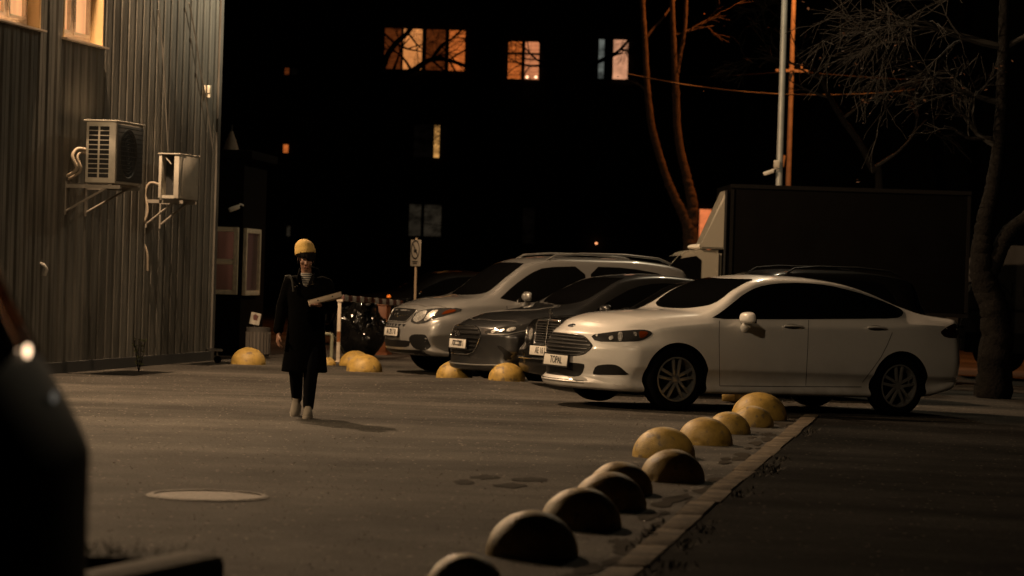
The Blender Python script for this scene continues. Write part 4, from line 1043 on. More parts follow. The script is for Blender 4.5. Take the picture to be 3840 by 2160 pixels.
BL = {'orange': blind_mat('orange_blind', (1, .235, .045), .62, 9, .35), 'amber': blind_mat('amber_room', (1, .36, .10), .75, 2, .6), 'dimorange': blind_mat('dim_orange_room', (1, .22, .045), .11, 8, .25),
      'peach': blind_mat('peach_blind', (1, .34, .14), .70, 9, .5), 'pale': blind_mat('pale_room', (1, .46, .25), .72, 2, .5), 'cool': blind_mat('cool_room', (.75, .8, .7), .16, 2, .2),
      'dim': blind_mat('dim_room', (.8, .62, .4), .026, 2, .2), 'dark': blind_mat('very_dim_room', (1, .7, .5), .0015, 2, .2), 'slit': blind_mat('yellow_slit', (1, .48, .13), .65, 4, .4), 'red': blind_mat('red_orange_room', (1, .25, .08), .85, 2, .55)}
def window(x0, y0, x1, y1, panes, trans=(), label=None):
    """panes: (x0, x1, material) in photo pixels / 1.49; trans: heights of bars"""
    P = lambda x, y: at(x * 1.49068, y * 1.49068, YB_ - .02)
    a, c = P(x0, y1), P(x1, y0); zb_, zt_ = a.z, c.z; t = .06
    f = MB(); xm = a.x; W_ = c.x - a.x
    for u0, u1, z0, z1 in ((a.x - t, a.x, zb_ - t, zt_ + t), (c.x, c.x + t, zb_ - t, zt_ + t), (a.x, c.x, zb_ - t, zb_), (a.x, c.x, zt_, zt_ + t)):
        f.box(((u0 + u1) / 2, -.06, (z0 + z1) / 2), (u1 - u0, .10, z1 - z0))
    edges = sorted(set([p[0] for p in panes] + [p[1] for p in panes]))
    pr = sorted(panes)
    for i in range(len(pr) - 1):
        u0, u1 = P(pr[i][1], y0).x, P(pr[i + 1][0], y0).x
        if u1 - u0 > .01: f.box(((u0 + u1) / 2, -.055, (zb_ + zt_) / 2), (u1 - u0, .08, zt_ - zb_ - .004))
    for ty in trans:
        z = P(x0, ty).z
        for p in pr:
            u0, u1 = P(p[0], y0).x, P(p[1], y0).x; f.box(((u0 + u1) / 2, -.055, z), (u1 - u0 - .004, .07, .08))
    fr = f.build('window', M_APT, apt)
    for p in pr:
        u0, u1 = P(p[0], y0).x, P(p[1], y0).x
        q = MB(); q.box(((u0 + u1) / 2, -.025, (zb_ + zt_) / 2), (u1 - u0, .012, zt_ - zb_)); q.build('pane', BL[p[2]], fr)
    return fr
window(966, 77, 1171, 173, [(966, 1010, 'dimorange'), (1016, 1063, 'amber'), (1074, 1121, 'dimorange'), (1131, 1171, 'orange')])
f2 = window(1277, 106, 1357, 198, [(1277, 1313, 'orange'), (1322, 1357, 'peach')], (134,))
window(1504, 101, 1581, 198, [(1504, 1521, 'cool'), (1544, 1581, 'pale')])
window(1040, 315, 1107, 395, [(1040, 1090, 'dark'), (1093, 1107, 'slit')])
window(1028, 516, 1111, 593, [(1028, 1060, 'dim'), (1068, 1111, 'dim')])
window(1313, 524, 1346, 612, [(1313, 1346, 'dark')])
window(1741, 527, 1790, 640, [(1741, 1754, 'red'), (1760, 1790, 'red')])
window(706, 364, 726, 384, [(706, 711, 'dark'), (713, 726, 'orange')])
window(716, 172, 748, 188, [(716, 728, 'dimorange'), (734, 748, 'dark')])
window(721, 568, 731, 594, [(721, 731, 'dim')])
for k, (x, y, r, m) in enumerate(((1326, 194, .05, 'bulb'), (1348, 194, .05, 'bulb'), (1500, 612, .045, 'bulb2'))):
    q = at(x * 1.49068, y * 1.49068, YB_ - .16) - Vector((0, YB_, 0)); s = MB(); s.ball(q, r, n=12); s.tube([q, q + Vector((0, .16, 0))], .01, 6)
    s.build('window_lamp', lit('warm_bulb', (1, .55, .3), 3.0) if m == 'bulb' else lit('dim_bulb', (1, .38, .15), 1.6), apt, 60)




# ------------------------------------------------------------------ bare trees
M_BARK = mat('bark', (.075, .05, .035), .9, noise=(14, .5), bump=(30, .8))
M_BARKD = mat('dark_bark', (.010, .009, .008), 1.0, spec=.1, noise=(14, .4), bump=(30, .8))
M_TWIG = mat('pale_twig', (.018, .0165, .014), .9)
M_LEAF = mat('dry_leaf', (.08, .035, .015), .8)
def grow(mb, rnd, p, d, ln, r, lvl, droop=.0, tips=None, spread=.6, nkids=(3, 5)):
    n = 5 if lvl > 1 else 4; pts = [p]; dd = d.copy()
    for i in range(n):
        dd = (dd + Vector((rnd.gauss(0, .16), rnd.gauss(0, .16), rnd.gauss(0, .12) - droop))).normalized(); pts.append(pts[-1] + dd * ln / n)
    mb.tube(pts, [max(.004, r * (1 - .72 * i / n)) for i in range(n + 1)], 6 if r > .03 else 4, False)
    if lvl == 0:
        if tips is not None: tips.append(pts[-1])
        return
    for k in range(rnd.randint(*nkids)):
        i = rnd.randint(2, n); base = pts[i]; t = (pts[i] - pts[i - 1]).normalized()
        s = t.orthogonal().normalized(); s.rotate(Quaternion(t, rnd.uniform(0, 6.283)))
        grow(mb, rnd, base, (t + s * rnd.uniform(spread * .6, spread * 1.5)).normalized(), ln * rnd.uniform(.5, .78), r * (1 - .72 * i / n) * rnd.uniform(.55, .8), lvl - 1, droop, tips, spread, nkids)
def tree(name, label, stems, depth, seed, m, twigs=(), base=None, leaves=0, group='bare trees', twig_m=None):
    twig_m = twig_m or m
    """stems: lists of (photo x / 1.49, y / 1.49, radius); twigs: (stem, index, direction, length, levels)"""
    rnd = random.Random(seed); tb = MB(); pts = []
    b0 = gnd(*base) if base else None
    first = at(stems[0][0][0] * 1.49068, stems[0][0][1] * 1.49068, depth)
    root = empty(name, (first.x, depth, 0), 0, label, 'tree', group); O = Vector((first.x, depth, 0))
    for st in stems:
        q = [at(x * 1.49068, y * 1.49068, depth + (s[0] if s else 0)) - O for x, y, r, *s in st]; rr = [s[2] for s in st]
        if st is stems[0]: q = [Vector((q[0].x * .6, 0, -.05))] + q; rr = [rr[0] * 1.3] + rr
        qq = spline(q, 16); R_ = [r_ * (1 + .07 * (rnd.random() - .5) + (.18 if rnd.random() < .015 and r_ < .12 else 0)) for r_ in np.interp(np.linspace(0, len(q) - 1, len(qq)), range(len(q)), rr)]
        qq = [v + Vector((rnd.gauss(0, .05), rnd.gauss(0, .05), 0)) * r_ for v, r_ in zip(qq, R_)]
        tb.tube(qq, R_, 12, True); pts.append((q, rr))
    tb.build('trunk', m, root, 60)
    cb = MB(); tips = []
    for si, i, d, ln, lv, *kw in twigs:
        q, rr = pts[si]; i = min(i + (1 if si == 0 else 0), len(q) - 1)
        grow(cb, rnd, q[i], Vector(d).normalized(), ln, max(.012, rr[i] * .55), lv, kw[0] if kw else 0.0, tips, kw[1] if len(kw) > 1 else .6)
    if leaves and tips:
        cb.mi = 1
        for _ in range(leaves):
            c = rnd.choice(tips) + Vector((rnd.gauss(0, .12), rnd.gauss(0, .12), rnd.gauss(-.05, .12))); s = rnd.uniform(.035, .07)
            a = Vector((rnd.gauss(0, 1), rnd.gauss(0, 1), rnd.gauss(0, .5))).normalized(); e = a.cross(Vector((rnd.gauss(0, .4), rnd.gauss(0, .4), 1))).normalized()
            cb.poly([c, c + a * s * .5 + e * s * .35, c + a * s, c + a * s * .5 - e * s * .35])
    cb.build('crown', [twig_m, M_LEAF], root, 60)
    return root
tree('bare_tree', 'bare tree forking into two orange-lit stems behind the truck', [
    [(1738, 640, .17), (1730, 560, .14), (1698, 495, .105), (1672, 430, .088), (1642, 330, .08), (1629, 230, .072), (1622, 100, .06), (1612, -60, .05)],
    [(1733, 600, .14), (1742, 520, .125), (1728, 450, .10), (1706, 345, .088), (1699, 210, .078), (1694, 90, .06), (1688, -60, .05)],
    [(1702, 185, .06), (1712, 135, .05), (1722, 80, .045), (1726, 0, .04)]], 57.0, 3, M_BARK,
    [(1, 5, (.8, .1, .3), .9, 2), (2, 2, (.8, 0, .4), .9, 2), (0, 5, (-.7, 0, .6), .4, 1), (0, 6, (.5, 0, .8), 1.6, 3), (0, 7, (-.5, 0, .8), 2, 3), (1, 6, (.2, 0, 1), 2, 3)], leaves=30)
tree('bare_tree', 'large grey bare tree at the right edge with long forked twigs', [
    [(2505, 800, .21), (2470, 680, .17), (2478, 560, .125), (2498, 470, .11), (2512, 370, .095), (2520, 260, .085), (2524, 120, .08), (2530, -60, .07)],
    [(2490, 690, .12), (2535, 590, .11), (2590, 540, .10), (2680, 420, .08)],
    [(2512, 380, .05), (2495, 350, .035), (2440, 348, .025), (2400, 325, .018), (2375, 318, .012)]], 37.0, 11, M_BARKD,
    [(0, 5, (-1, -.1, .35), 1.1, 3, .02), (0, 6, (-1, .1, .25), 1.5, 3, .06), (0, 6, (-1, -.2, .05), 1.4, 3, .05), (0, 7, (-1, 0, -.05), 1.5, 3, .06), (0, 4, (-.8, .2, .5), .9, 3, .02), (0, 6, (.8, -.2, .4), 1.6, 3), (0, 7, (-1, -.3, .3), 1.7, 3, .05), (1, 2, (.3, 0, 1), 1.5, 3), (2, 2, (-.3, 0, .9), .5, 2), (2, 3, (-1, 0, .2), .4, 1)], leaves=160, twig_m=M_TWIG)
tree('bare_tree', 'thin leaning bare tree rising behind the truck box to the lamp poles', [
    [(2212, 470, .075), (2195, 425, .07), (2162, 360, .06), (2120, 300, .055), (2087, 245, .05), (2066, 200, .04), (2040, 170, .03), (2010, 150, .02)]], 50.0, 5, M_BARKD,
    [(0, 4, (-1, 0, -.1), .9, 2), (0, 5, (-.9, 0, .3), 1.1, 3), (0, 6, (-1, 0, .1), 1.0, 3), (0, 6, (.3, 0, 1), 1.2, 3), (0, 7, (-.3, 0, 1), 1.0, 3), (0, 5, (.8, 0, .7), 1.1, 3), (0, 3, (.6, 0, .8), 1.2, 3), (0, 1, (.8, 0, .6), 1.4, 3)], leaves=60, twig_m=M_TWIG)
tree('bare_tree', 'black bare tree silhouetted against the wide orange window of the apartment block', [
    [(905, 640, .22), (915, 420, .17), (930, 300, .15), (950, 215, .12), (985, 190, .10), (1035, 178, .085), (1085, 150, .075), (1130, 152, .06), (1170, 166, .05)],
    [(950, 215, .10), (970, 150, .09), (995, 110, .08), (1025, 82, .07), (1060, 30, .06)],
    [(1085, 150, .05), (1110, 115, .045), (1140, 95, .035), (1175, 60, .03)]], 80.0, 8, M_BARKD,
    [(0, 5, (.8, 0, .6), 1.5, 3), (0, 6, (.7, 0, -.6), 1.3, 3), (0, 7, (.8, 0, .7), 1.5, 3), (0, 8, (.9, 0, -.1), 1.3, 3), (1, 2, (-.7, 0, .5), 1.5, 3), (1, 1, (-.8, 0, .1), 1.5, 3), (2, 2, (.9, 0, .1), 1.2, 3), (2, 1, (.5, 0, -.8), 1.2, 3), (0, 3, (-.9, 0, .5), 2, 4), (0, 6, (.6, 0, .7), 1.2, 3), (0, 7, (.4, 0, -.8), 1.1, 3), (0, 8, (.5, 0, .7), 1.2, 3), (1, 3, (.7, 0, -.6), 1.0, 3), (1, 2, (.8, 0, -.5), 1.0, 3), (0, 4, (.3, 0, .9), 1.3, 3), (0, 5, (-.6, 0, .8), 1.2, 4)], leaves=0)
tree('bare_tree', 'black bare tree crossing the square orange windows right of the wide one', [
    [(1425, 640, .20), (1420, 450, .16), (1412, 330, .14), (1400, 250, .12), (1385, 170, .10), (1360, 100, .08), (1340, 20, .06)],
    [(1412, 300, .08), (1450, 220, .07), (1500, 160, .06), (1560, 125, .045), (1610, 60, .03)]], 82.0, 21, M_BARKD,
    [(0, 4, (-.9, 0, .15), 1.6, 3), (0, 5, (-.9, 0, -.3), 1.5, 3), (0, 5, (-.8, 0, .5), 1.5, 3), (1, 2, (.9, 0, .4), 1.8, 3), (1, 3, (.9, 0, -.2), 1.6, 3), (1, 3, (.5, 0, .8), 1.6, 3), (0, 2, (-.9, 0, -.2), 2.4, 4), (0, 3, (-.8, 0, -.2), 2.2, 4), (0, 1, (-1, 0, .1), 3.2, 4), (0, 1, (.9, 0, -.2), 2.4, 4), (0, 5, (-.7, 0, .2), 1.2, 3), (0, 4, (-.8, 0, .6), 1.3, 3), (1, 3, (.8, 0, .1), 1.2, 3), (1, 4, (-.3, 0, -.9), .9, 3), (1, 4, (.8, 0, -.5), .9, 3)], leaves=0)
# ------------------------------------------------------------------ lamp poles and wires
def pole(name, top, bot, depth, r0, r1, m, label, ztop):
    a, c = at(top[0] * 1.49068, top[1] * 1.49068, depth), at(bot[0] * 1.49068, bot[1] * 1.49068, depth)
    e = empty(name, (c.x, depth, 0), 0, label, 'lamp post', 'lamp posts behind the truck')
    b = MB(); h = ztop; b.lathe([(r0 * 1.25, 0), (r0 * 1.2, .4), (r0, .5), (r1, h)], None, 20); b.build('post', m, e, 40)
    return e
gp = pole('street_lamp', (1968, 0), (1960, 455), 46.0, .062, .05, mat('galvanised_pole', (.42, .43, .40), .5, metal=.3, noise=(3, .15)), 'grey steel lamp post with a small security camera behind the truck', 9.2)
b = MB(); b.tube([(0, 0, 9.15), (-.1, -.3, 9.5), (-.3, -.9, 9.7)], .035, 8); b.build('arm', mat('galvanised_pole', (.42, .43, .40)), gp, 60)
b = MB(); b.box((-.36, -1.1, 9.72), (.26, .6, .12), bev=.04); b.build('lamp_head', mat('galvanised_pole', (.42, .43, .40)), gp)
op = pole('street_lamp', (1990, 60), (1983, 455), 58.0, .062, .042, mat('pale_concrete_pole', (.42, .36, .30), .8, noise=(6, .25)), 'slim concrete lamp post glowing orange, right of the grey one', 10.8)
b = MB(); b.tube([(0, 0, 10.7), (-.02, -.4, 11.2), (-.05, -1.3, 11.5)], .03, 8); b.build('arm', M_PLASTIC, op, 60)
b = MB(); b.box((-.05, -1.5, 11.6), (.3, .7, .14), bev=.05); b.build('lamp_head', M_PLASTIC, op)
b = MB(); zc = at(1990 * 1.49068, 178 * 1.49068, 58).z; b.box((0, 0, zc), (.7, .1, .06)); b.box((-.2, -.02, zc + .09), (.06, .06, .12)); b.box((.2, -.02, zc + .09), (.06, .06, .12)); b.build('crossarm', mat('pale_concrete_pole', (.42, .36, .30)), op)
o0 = Vector(gp.location)
q = at(1953 * 1.49068, 413 * 1.49068, 45.9); b = MB(); b.box((0, 0, 0), (.10, .08, .13), bev=.01); bx = b.build('junction_box', mat('pale_plastic', (.6, .55, .45)), None); bx.location = q - Vector((0, .05, 0)); tag(bx, 'pale junction box strapped to the grey lamp post', 'junction box')
q = at(1942 * 1.49068, 431 * 1.49068, 45.85)
def cctv(loc, rz, label):
    e = empty('security_camera', loc, rz, label, 'camera', 'security cameras')
    b = MB(); b.box((-.06, 0, 0), (.19, .07, .07), M=Matrix.Rotation(-.35, 4, 'Y') @ Matrix.Translation((-.06, 0, 0)), bev=.02); b.build('housing', mat('white_plastic', (.7, .66, .58), .35), e)
    b = MB(); b.tube([(.0, 0, .0), (.05, 0, .05), (.12, .03, .03)], .016, 8); b.build('mount', mat('white_plastic', (.7, .66, .58)), e, 60)
    b = MB(); b.lathe([(0, 0), (.025, 0), (.025, .01)], Matrix.Rotation(-.35, 4, 'Y') @ Matrix.Translation((-.165, 0, 0)) @ Matrix.Rotation(-math.pi / 2, 4, 'Y'), 14); b.build('lens', M_GLASS, e)
cctv(q, 0, 'white security camera on the grey lamp post')
b = MB(); b.tube([at(1974 * 1.49068, 391 * 1.49068, 57.8), at(1969 * 1.49068, 420 * 1.49068, 57.8)], .03, 8); tag(b.build('cable_guard', mat('pale_tube', (.7, .55, .35), .4), None, 60), 'short pale tube leaning between the two lamp posts', 'tube')
M_WIRE = mat('wire', (.035, .028, .025), .6)
def wire(p, q, sag, r, lb, d0, d1):
    a, c = at(p[0] * 1.49068, p[1] * 1.49068, d0), at(q[0] * 1.49068, q[1] * 1.49068, d1)
    b = MB(); b.tube([a.lerp(c, t) - Vector((0, 0, 4 * sag * t * (1 - t))) for t in np.linspace(0, 1, 30)], r, 6)
    tag(b.build('overhead_wire', M_WIRE, None, 60), lb, 'wire', 'overhead wires')
wire((1990, 178), (2450, 205), .05, .014, 'overhead wire running right from the crossarm of the orange post', 57.9, 62)
wire((1990, 180), (1600, 193), .05, .010, 'overhead wire running left from the crossarm towards the apartment block', 57.9, 75)
wire((1580, 186), (2300, 226), .25, .016, 'long twisted overhead wire passing in front of the forked tree', 56.0, 56.5)
# ------------------------------------------------------------------ guard kiosk and the clutter between the building and the cars
KY = 42.0
kc = at(903, 1090, KY); KA = R(-5)
ksk = empty('guard_kiosk', (kc.x, KY, 0), KA, 'dark guard kiosk with pale framed windows behind the corner of the metal-clad building', 'kiosk')
M_KW = mat('kiosk_wall', (.006, .0055, .005), .95, spec=.05)
M_KF = mat('kiosk_frame', (.74, .66, .50), .55, noise=(9, .2))
kz = lambda y, x=900: at(x, y, KY).z
zT, zB, zM = kz(852, 880), kz(1105, 880), kz(982, 880)
b = MB(); b.box((-1.1, 1.0, 1.55), (2.2, 2.0, 3.1)); b.build('wall', M_KW, ksk)
b = MB(); b.box((-1.1, 1.0, 3.17), (2.5, 2.3, .14), bev=.03); b.build('roof', M_KW, ksk)
M_KG = curtain_mat('kiosk_pane_reflection', (1, .36, .20), .045, 2.5, .2)  # faint reddish reflection in the dark panes, painted as a glow
M_KG2 = curtain_mat('kiosk_pane_reflection_side', (1, .42, .30), .02, 2.5, .3)  # the same painted reflection, weaker, for the side pane
fw = .075
def kframe(M, w, zb, zt, zm, pm, nm='window'):
    f = MB()
    for c, s in (((fw / 2, 0, (zb + zt) / 2), (fw, .06, zt - zb)), ((w - fw / 2, 0, (zb + zt) / 2), (fw, .06, zt - zb)), ((w / 2, 0, zt - fw / 2), (w - 2 * fw - .004, .06, fw)), ((w / 2, 0, zb + fw / 2), (w - 2 * fw - .004, .06, fw))) + ((((w / 2, 0, zm), (w - 2 * fw - .004, .06, fw * 1.15)),) if zm else ()):
        f.box(None, s, M=M @ Matrix.Translation(c), bev=.008)
    o = f.build(nm, M_KF, ksk)
    p = MB(); p.box(None, (w - .02, .01, zt - zb - .02), M=M @ Matrix.Translation((w / 2, .02, (zb + zt) / 2))); p.build('pane', pm, o)
    return o
kframe(Matrix.Translation((-1.60, -.035, 0)), 1.55, zB, zT, zM, M_KG)
kframe(Matrix.Translation((.035, .05, 0)) @ Matrix.Rotation(math.pi / 2, 4, 'Z'), 1.25, zB - .01, zT - .01, None, M_KG2)
cctv(at(890, 777, KY - .5), .6, 'pale security camera on the front of the dark kiosk')
# folded parasol that rises behind the kiosk
pc = at(865, 600, 46.0); e = empty('folded_parasol', (pc.x, 46.0, 0), 0, 'closed pale parasol standing behind the kiosk next to the building corner', 'parasol')
b = MB(); z0, z1, z2 = at(865, 665, 46).z, at(865, 585, 46).z, at(865, 490, 46).z
b.lathe([(.02, z2), (.09, (z1 * .4 + z2 * .6)), (.17, z1), (.06, z1 - .03), (.15, z1 - .15), (.14, z0), (.05, z0 - .05)], None, 14); b.build('canopy', mat('dusty_canvas', (.16, .13, .10), .95, noise=(6, .3)), e, 25)
b = MB(); b.tube([(0, 0, 0), (0, 0, z2 + .1)], .025, 8); b.lathe([(0, .08), (.25, .06), (.28, 0)], None, 18); b.build('pole', M_PLASTIC, e, 60)
# ribbed litter bin and the notice above it
g = gnd(962, 1345); bw = .36
e = empty('litter_bin', (g.x, g.y + .2, 0), .1, 'dark ribbed litter bin beside the kiosk behind the yellow dome', 'bin')
b = MB(); hb = at(962, 1228, g.y).z
pr = [(bw / 2 * .92, .03), (bw / 2, .1), (bw / 2 * 1.02, hb - .04), (bw / 2 * 1.06, hb), (bw / 2 * .9, hb), (bw / 2 * .86, hb - .3), (0, hb - .3)]
b.lathe(pr, None, 40); b.build('body', mat('bin_grey', (.055, .05, .045), .7), e)
b = MB()
for k in range(20):
    t = 2 * math.pi * k / 20; b.box((bw / 2 * 1.02 * math.cos(t), bw / 2 * 1.02 * math.sin(t), hb / 2), (.02, .03, hb - .14), rz=t)
b.build('slats', mat('bin_slat', (.085, .075, .065), .75), e)
q = at(957, 1195, 41.6); e = empty('notice_board', q, .25, 'small white paper notice on a stand above the litter bin', 'notice')
b = MB(); b.box((0, 0, 0), (.155, .012, .185), M=Matrix.Rotation(.18, 4, 'Y')); b.build('paper', mat('paper', (.42, .39, .34), .8, noise=(9, .4)), e)
b = MB(); b.poly([(-.03, -.009, -.02), (.03, -.009, -.03), (.05, -.009, .04), (.0, -.009, .075), (-.035, -.009, .05)]); b.build('print', mat('dark_red_print', (.10, .04, .035), .8), e)
b = MB(); b.tube([(0, .02, .05), (0, .03, -q.z)], .014, 8); b.build('post', M_PLASTIC, e, 60)
# caster of a trolley by the wall corner
g = gnd(808, 1362); e = empty('hand_trolley', (g.x, g.y, 0), .2, 'black wheeled trolley foot just past the building corner', 'trolley')
b = MB(); b.lathe([(0, -.02), (.05, -.02), (.055, .0), (.05, .02), (0, .02)], Matrix.Translation((.03, 0, .055)) @ Matrix.Rotation(math.pi / 2, 4, 'X'), 16); b.build('wheel', M_TYRE, e)
b = MB(); b.box((-.02, .05, .19), (.22, .3, .03)); b.tube([(.03, 0, .055), (.02, .02, .18)], .014, 6); b.build('platform', mat('trolley_grey', (.12, .11, .10), .6), e)
# barrier: rest post, striped arm, orange cabinet
cP = fpx((1140, 1060), .24845)
g0 = gnd(*cP((512, 1195))[0]); zt = at(*cP((505, 285))[0], g0.y).z
e = empty('barrier_rest_post', (g0.x, g0.y, 0), 0, 'thin white post with rust stains that carries the end of the striped barrier arm', 'post')
M_WPOST = mat('white_post_paint', (.52, .45, .36), .6, noise=(5, .25))
b = MB(); b.box((0, 0, zt / 2), (.055, .055, zt), bev=.008); b.box((0, 0, .006), (.14, .14, .012)); b.build('post', M_WPOST, e)
b = MB(); b.box((0, 0, zt + .02), (.10, .09, .04)); b.build('saddle', M_WPOST, e)
b = MB(); b.box((0, -.0295, zt * .42), (.05, .004, .16)); b.build('rust_patch', mat('rust', (.20, .075, .02), .9, noise=(20, .5)), e)
gc = gnd(1415, 1331); ztop = at(1415, 1146, gc.y).z
ca = empty('barrier_machine', (gc.x, gc.y, 0), -.15, 'orange barrier machine cabinet left of the silver car', 'barrier')
cw = 60 / (FPX / gc.y)
b = MB(); b.box((0, .2, ztop / 2), (cw, .34, ztop), bev=.015); b.box((0, .2, .02), (cw + .06, .42, .04)); b.build('cabinet', mat('orange_enamel', (.17, .052, .012), .55, noise=(3, .3)), ca)
b = MB(); b.box((0, .2, ztop + .012), (cw + .03, .37, .024), bev=.008); b.build('lid', mat('orange_enamel', (.17, .052, .012)), ca)
b = MB(); b.lathe([(0, .0), (.028, .0), (.028, -.01)], Matrix.Translation((cw * .18, .028, ztop * .44)) @ Matrix.Rotation(math.pi / 2, 4, 'X'), 18); b.build('lock', M_ACD, ca)
pA = at(*cP((560, 230))[0], g0.y) + Vector((0, -.0, .0)); pB = at(*cP((1450, 310))[0], gc.y - .15)
arm = empty('barrier_beam', pA, 0, 'dark red and white striped barrier arm resting on the thin white post', 'barrier arm')
dv = pB - pA; Ma = Matrix.Rotation(math.atan2(dv.y, dv.x), 4, 'Z') @ Matrix.Rotation(-math.atan2(dv.z, math.hypot(dv.x, dv.y)), 4, 'Y'); la = dv.length
b = MB(); b.box(None, (la, .10, .085), M=Ma @ Matrix.Translation((la / 2, 0, 0)), bev=.006); b.build('boom', mat('faded_red_paint', (.075, .022, .016), .5), arm)
n = max(5, int(la / .42)); b = MB()
for k in range(n):
    b.box(None, (la / n * .48, .104, .089), M=Ma @ Matrix.Translation(((k + .3) * la / n, 0, 0)), bev=.006)
b.build('white_bands', mat('band_white', (.40, .36, .31), .5), arm)
q = at(*cP((1280, 225))[0], gc.y - .3); b = MB(); b.lathe([(0, .05), (.02, .047), (.035, .025), (.035, 0), (0, 0)], None, 14); o = b.build('warning_light', mat('orange_lens', (.7, .16, .02), .2, emit=(1, .22, .02), estr=.35), ca, 60)
o.matrix_local = Matrix.Rotation(.15, 4, 'Z') @ Matrix.Translation(q - gc)
# low pipe rail
r0, r1, r2, r3 = (at(*p, 41.3) for p in cP((275, 772), (425, 772), (412, 1110), (625, 1085)))
b = MB(); b.tube([r0, r1 - Vector((.03, 0, 0)), r1 - Vector((0, 0, .03)), Vector((r2.x, 41.3, 0))], .028, 10)
b.tube([r0, Vector((r0.x - .02, 41.35, 0))], .028, 10); b.tube([r1, Vector((r3.x, 42.2, 0))], .012, 6)
tag(b.build('pipe_rail', mat('greenish_pipe', (.20, .20, .14), .6), None, 60), 'low greenish pipe rail behind the walking person, beside the white post', 'rail')
# crumpled black sheeting
from mathutils import noise as mnoise
t = bmesh.new(); bmesh.ops.create_icosphere(t, subdivisions=5, radius=1)
for v in t.verts:
    n = v.co.normalized(); f = 1 + .16 * mnoise.noise(n * 2.1) + .10 * abs(mnoise.noise(n * 5.5 + Vector((3, 1, 2)))) + .05 * abs(mnoise.noise(n * 12))
    v.co = Vector((n.x * f * .40, n.y * f * .34, max(-.02, (n.z * .5 + .48) * f * .86)))
b = MB(); b.add(t); g = gnd(1335, 1352); o = b.build('plastic_sheeting', mat('black_plastic_sheet', (.004, .004, .004), .16, spec=.6, bump=(6, .8)), None, 25); o.location = (g.x, g.y + .9, 0); tag(o, 'heap of glinting black plastic sheeting between the white post and the orange cabinet', 'plastic sheet')
# parking sign
sgY = 42.5; s0 = at(1563, 950, sgY)
e = empty('parking_sign', (s0.x - .01, sgY, 0), 0, 'narrow no-parking sign on a thin post behind the silver car', 'sign')
zt_, zb_ = at(1564, 899, sgY).z, at(1564, 998, sgY).z; sw = .36; Ms = Matrix.Translation((-.005, -.04, (zt_ + zb_) / 2)) @ Matrix.Rotation(R(-62), 4, 'Z')
b = MB(); b.tube([(0.01, 0, 0), (0, 0, zt_ + .03)], .021, 10); b.build('post', mat('sign_post', (.26, .19, .12), .7), e, 60)
b = MB(); b.box(None, (sw, .012, zt_ - zb_), M=Ms, bev=.004); pl = b.build('plate', mat('sign_white', (.20, .18, .15), .5), e)
hh = (zt_ - zb_); b = MB(); Mr = Ms @ Matrix.Translation((0, -.010, hh * .12)) @ Matrix.Rotation(math.pi / 2, 4, 'X')
b.lathe([(.13, 0), (.155, .003), (.155, 0)], Mr, 32); b.lathe([(.155, 0), (.13, 0)], Mr, 32)
b.box(None, (.27, .022, .004), M=Mr @ Matrix.Rotation(R(-45), 4, 'Z')); b.box(None, (.10, .05, .004), M=Mr @ Matrix.Translation((0, -.02, 0)))
b.build('ring', M_INK, pl)
tm = text_mesh('Р', .075); tm.transform(Ms @ Matrix.Translation((0, -.009, -hh * .35)) @ Matrix.Rotation(math.pi / 2, 4, 'X') @ Matrix.Translation((0, 0, 0)))
b = MB()
for k in range(2): b.box(None, (.20 - k * .06, .004, .018), M=Ms @ Matrix.Translation((0, -.009, -hh * (.33 + .07 * k))))
b.build('text_lines', M_INK, pl)
# plant at the foot of the wall
g = gnd(510, 1392); e = empty('wall_plant', (g.x + .05, g.y - .1, 0), 0, 'spindly leafy plant growing at the foot of the corrugated wall', 'plant')
rnd = random.Random(2); b = MB(); b2 = MB()
for k in range(5):
    pts = [Vector((0, 0, 0))]; d = Vector((rnd.uniform(-.2, .2), rnd.uniform(-.2, .2), 1))
    for i in range(5): pts.append(pts[-1] + d.normalized() * .085 + Vector((rnd.gauss(0, .01), rnd.gauss(0, .01), 0)))
    b.tube(pts, .005, 5)
    for i in range(9):
        c = rnd.choice(pts[1:]); a = Vector((rnd.gauss(0, 1), rnd.gauss(0, 1), rnd.gauss(.2, .5))).normalized(); s = rnd.uniform(.05, .09); f = a.cross(Vector((rnd.gauss(0, .5), rnd.gauss(0, .5), 1))).normalized()
        b2.poly([c, c + a * s * .4 + f * s * .32, c + a * s, c + a * s * .4 - f * s * .32])
b.build('stem', M_BARKD, e); b2.build('leaves', mat('plant_leaf', (.10, .11, .05), .5), e, None)
# manhole, asphalt patches
g = gnd(780, 1862); rr = .36
e = empty('manhole', (g.x, g.y, 0), 0, 'round pale manhole collar set in the asphalt in the left foreground', 'manhole cover')
b = MB(); b.lathe([(0, .006), (rr * .93, .006), (rr * .935, .013), (rr * 1.0, .014), (rr * 1.06, .004)], None, 64); b.build('collar', mat('manhole_iron', (.17, .14, .105), .7, noise=(18, .45), bump=(50, .6)), e, 30)
b = MB(); rnd = random.Random(5); MPX = mat('tar_patch', (.046, .042, .037), .95, noise=(20, .4), spec=.05)
for (x0, x1, y) in ((1705, 1775, 1810), (1770, 1868, 1791), (1850, 1975, 1822), (1924, 2050, 1800)):
    a, c = gnd(x0, y), gnd(x1, y); n = 8; dd = .10
    top = [a.lerp(c, t) + Vector((rnd.gauss(0, .01), rnd.uniform(.16, .28) * math.sin(math.pi * (.12 + .76 * t)), .004)) for t in np.linspace(0, 1, n)]; bot = [a.lerp(c, t) + Vector((rnd.gauss(0, .01), -rnd.uniform(.12, .24) * math.sin(math.pi * (.12 + .76 * t)), .004)) for t in np.linspace(1, 0, n)]
    b.poly(top + bot)
tag(b.build('asphalt_repair', MPX, None, None), kind='structure')
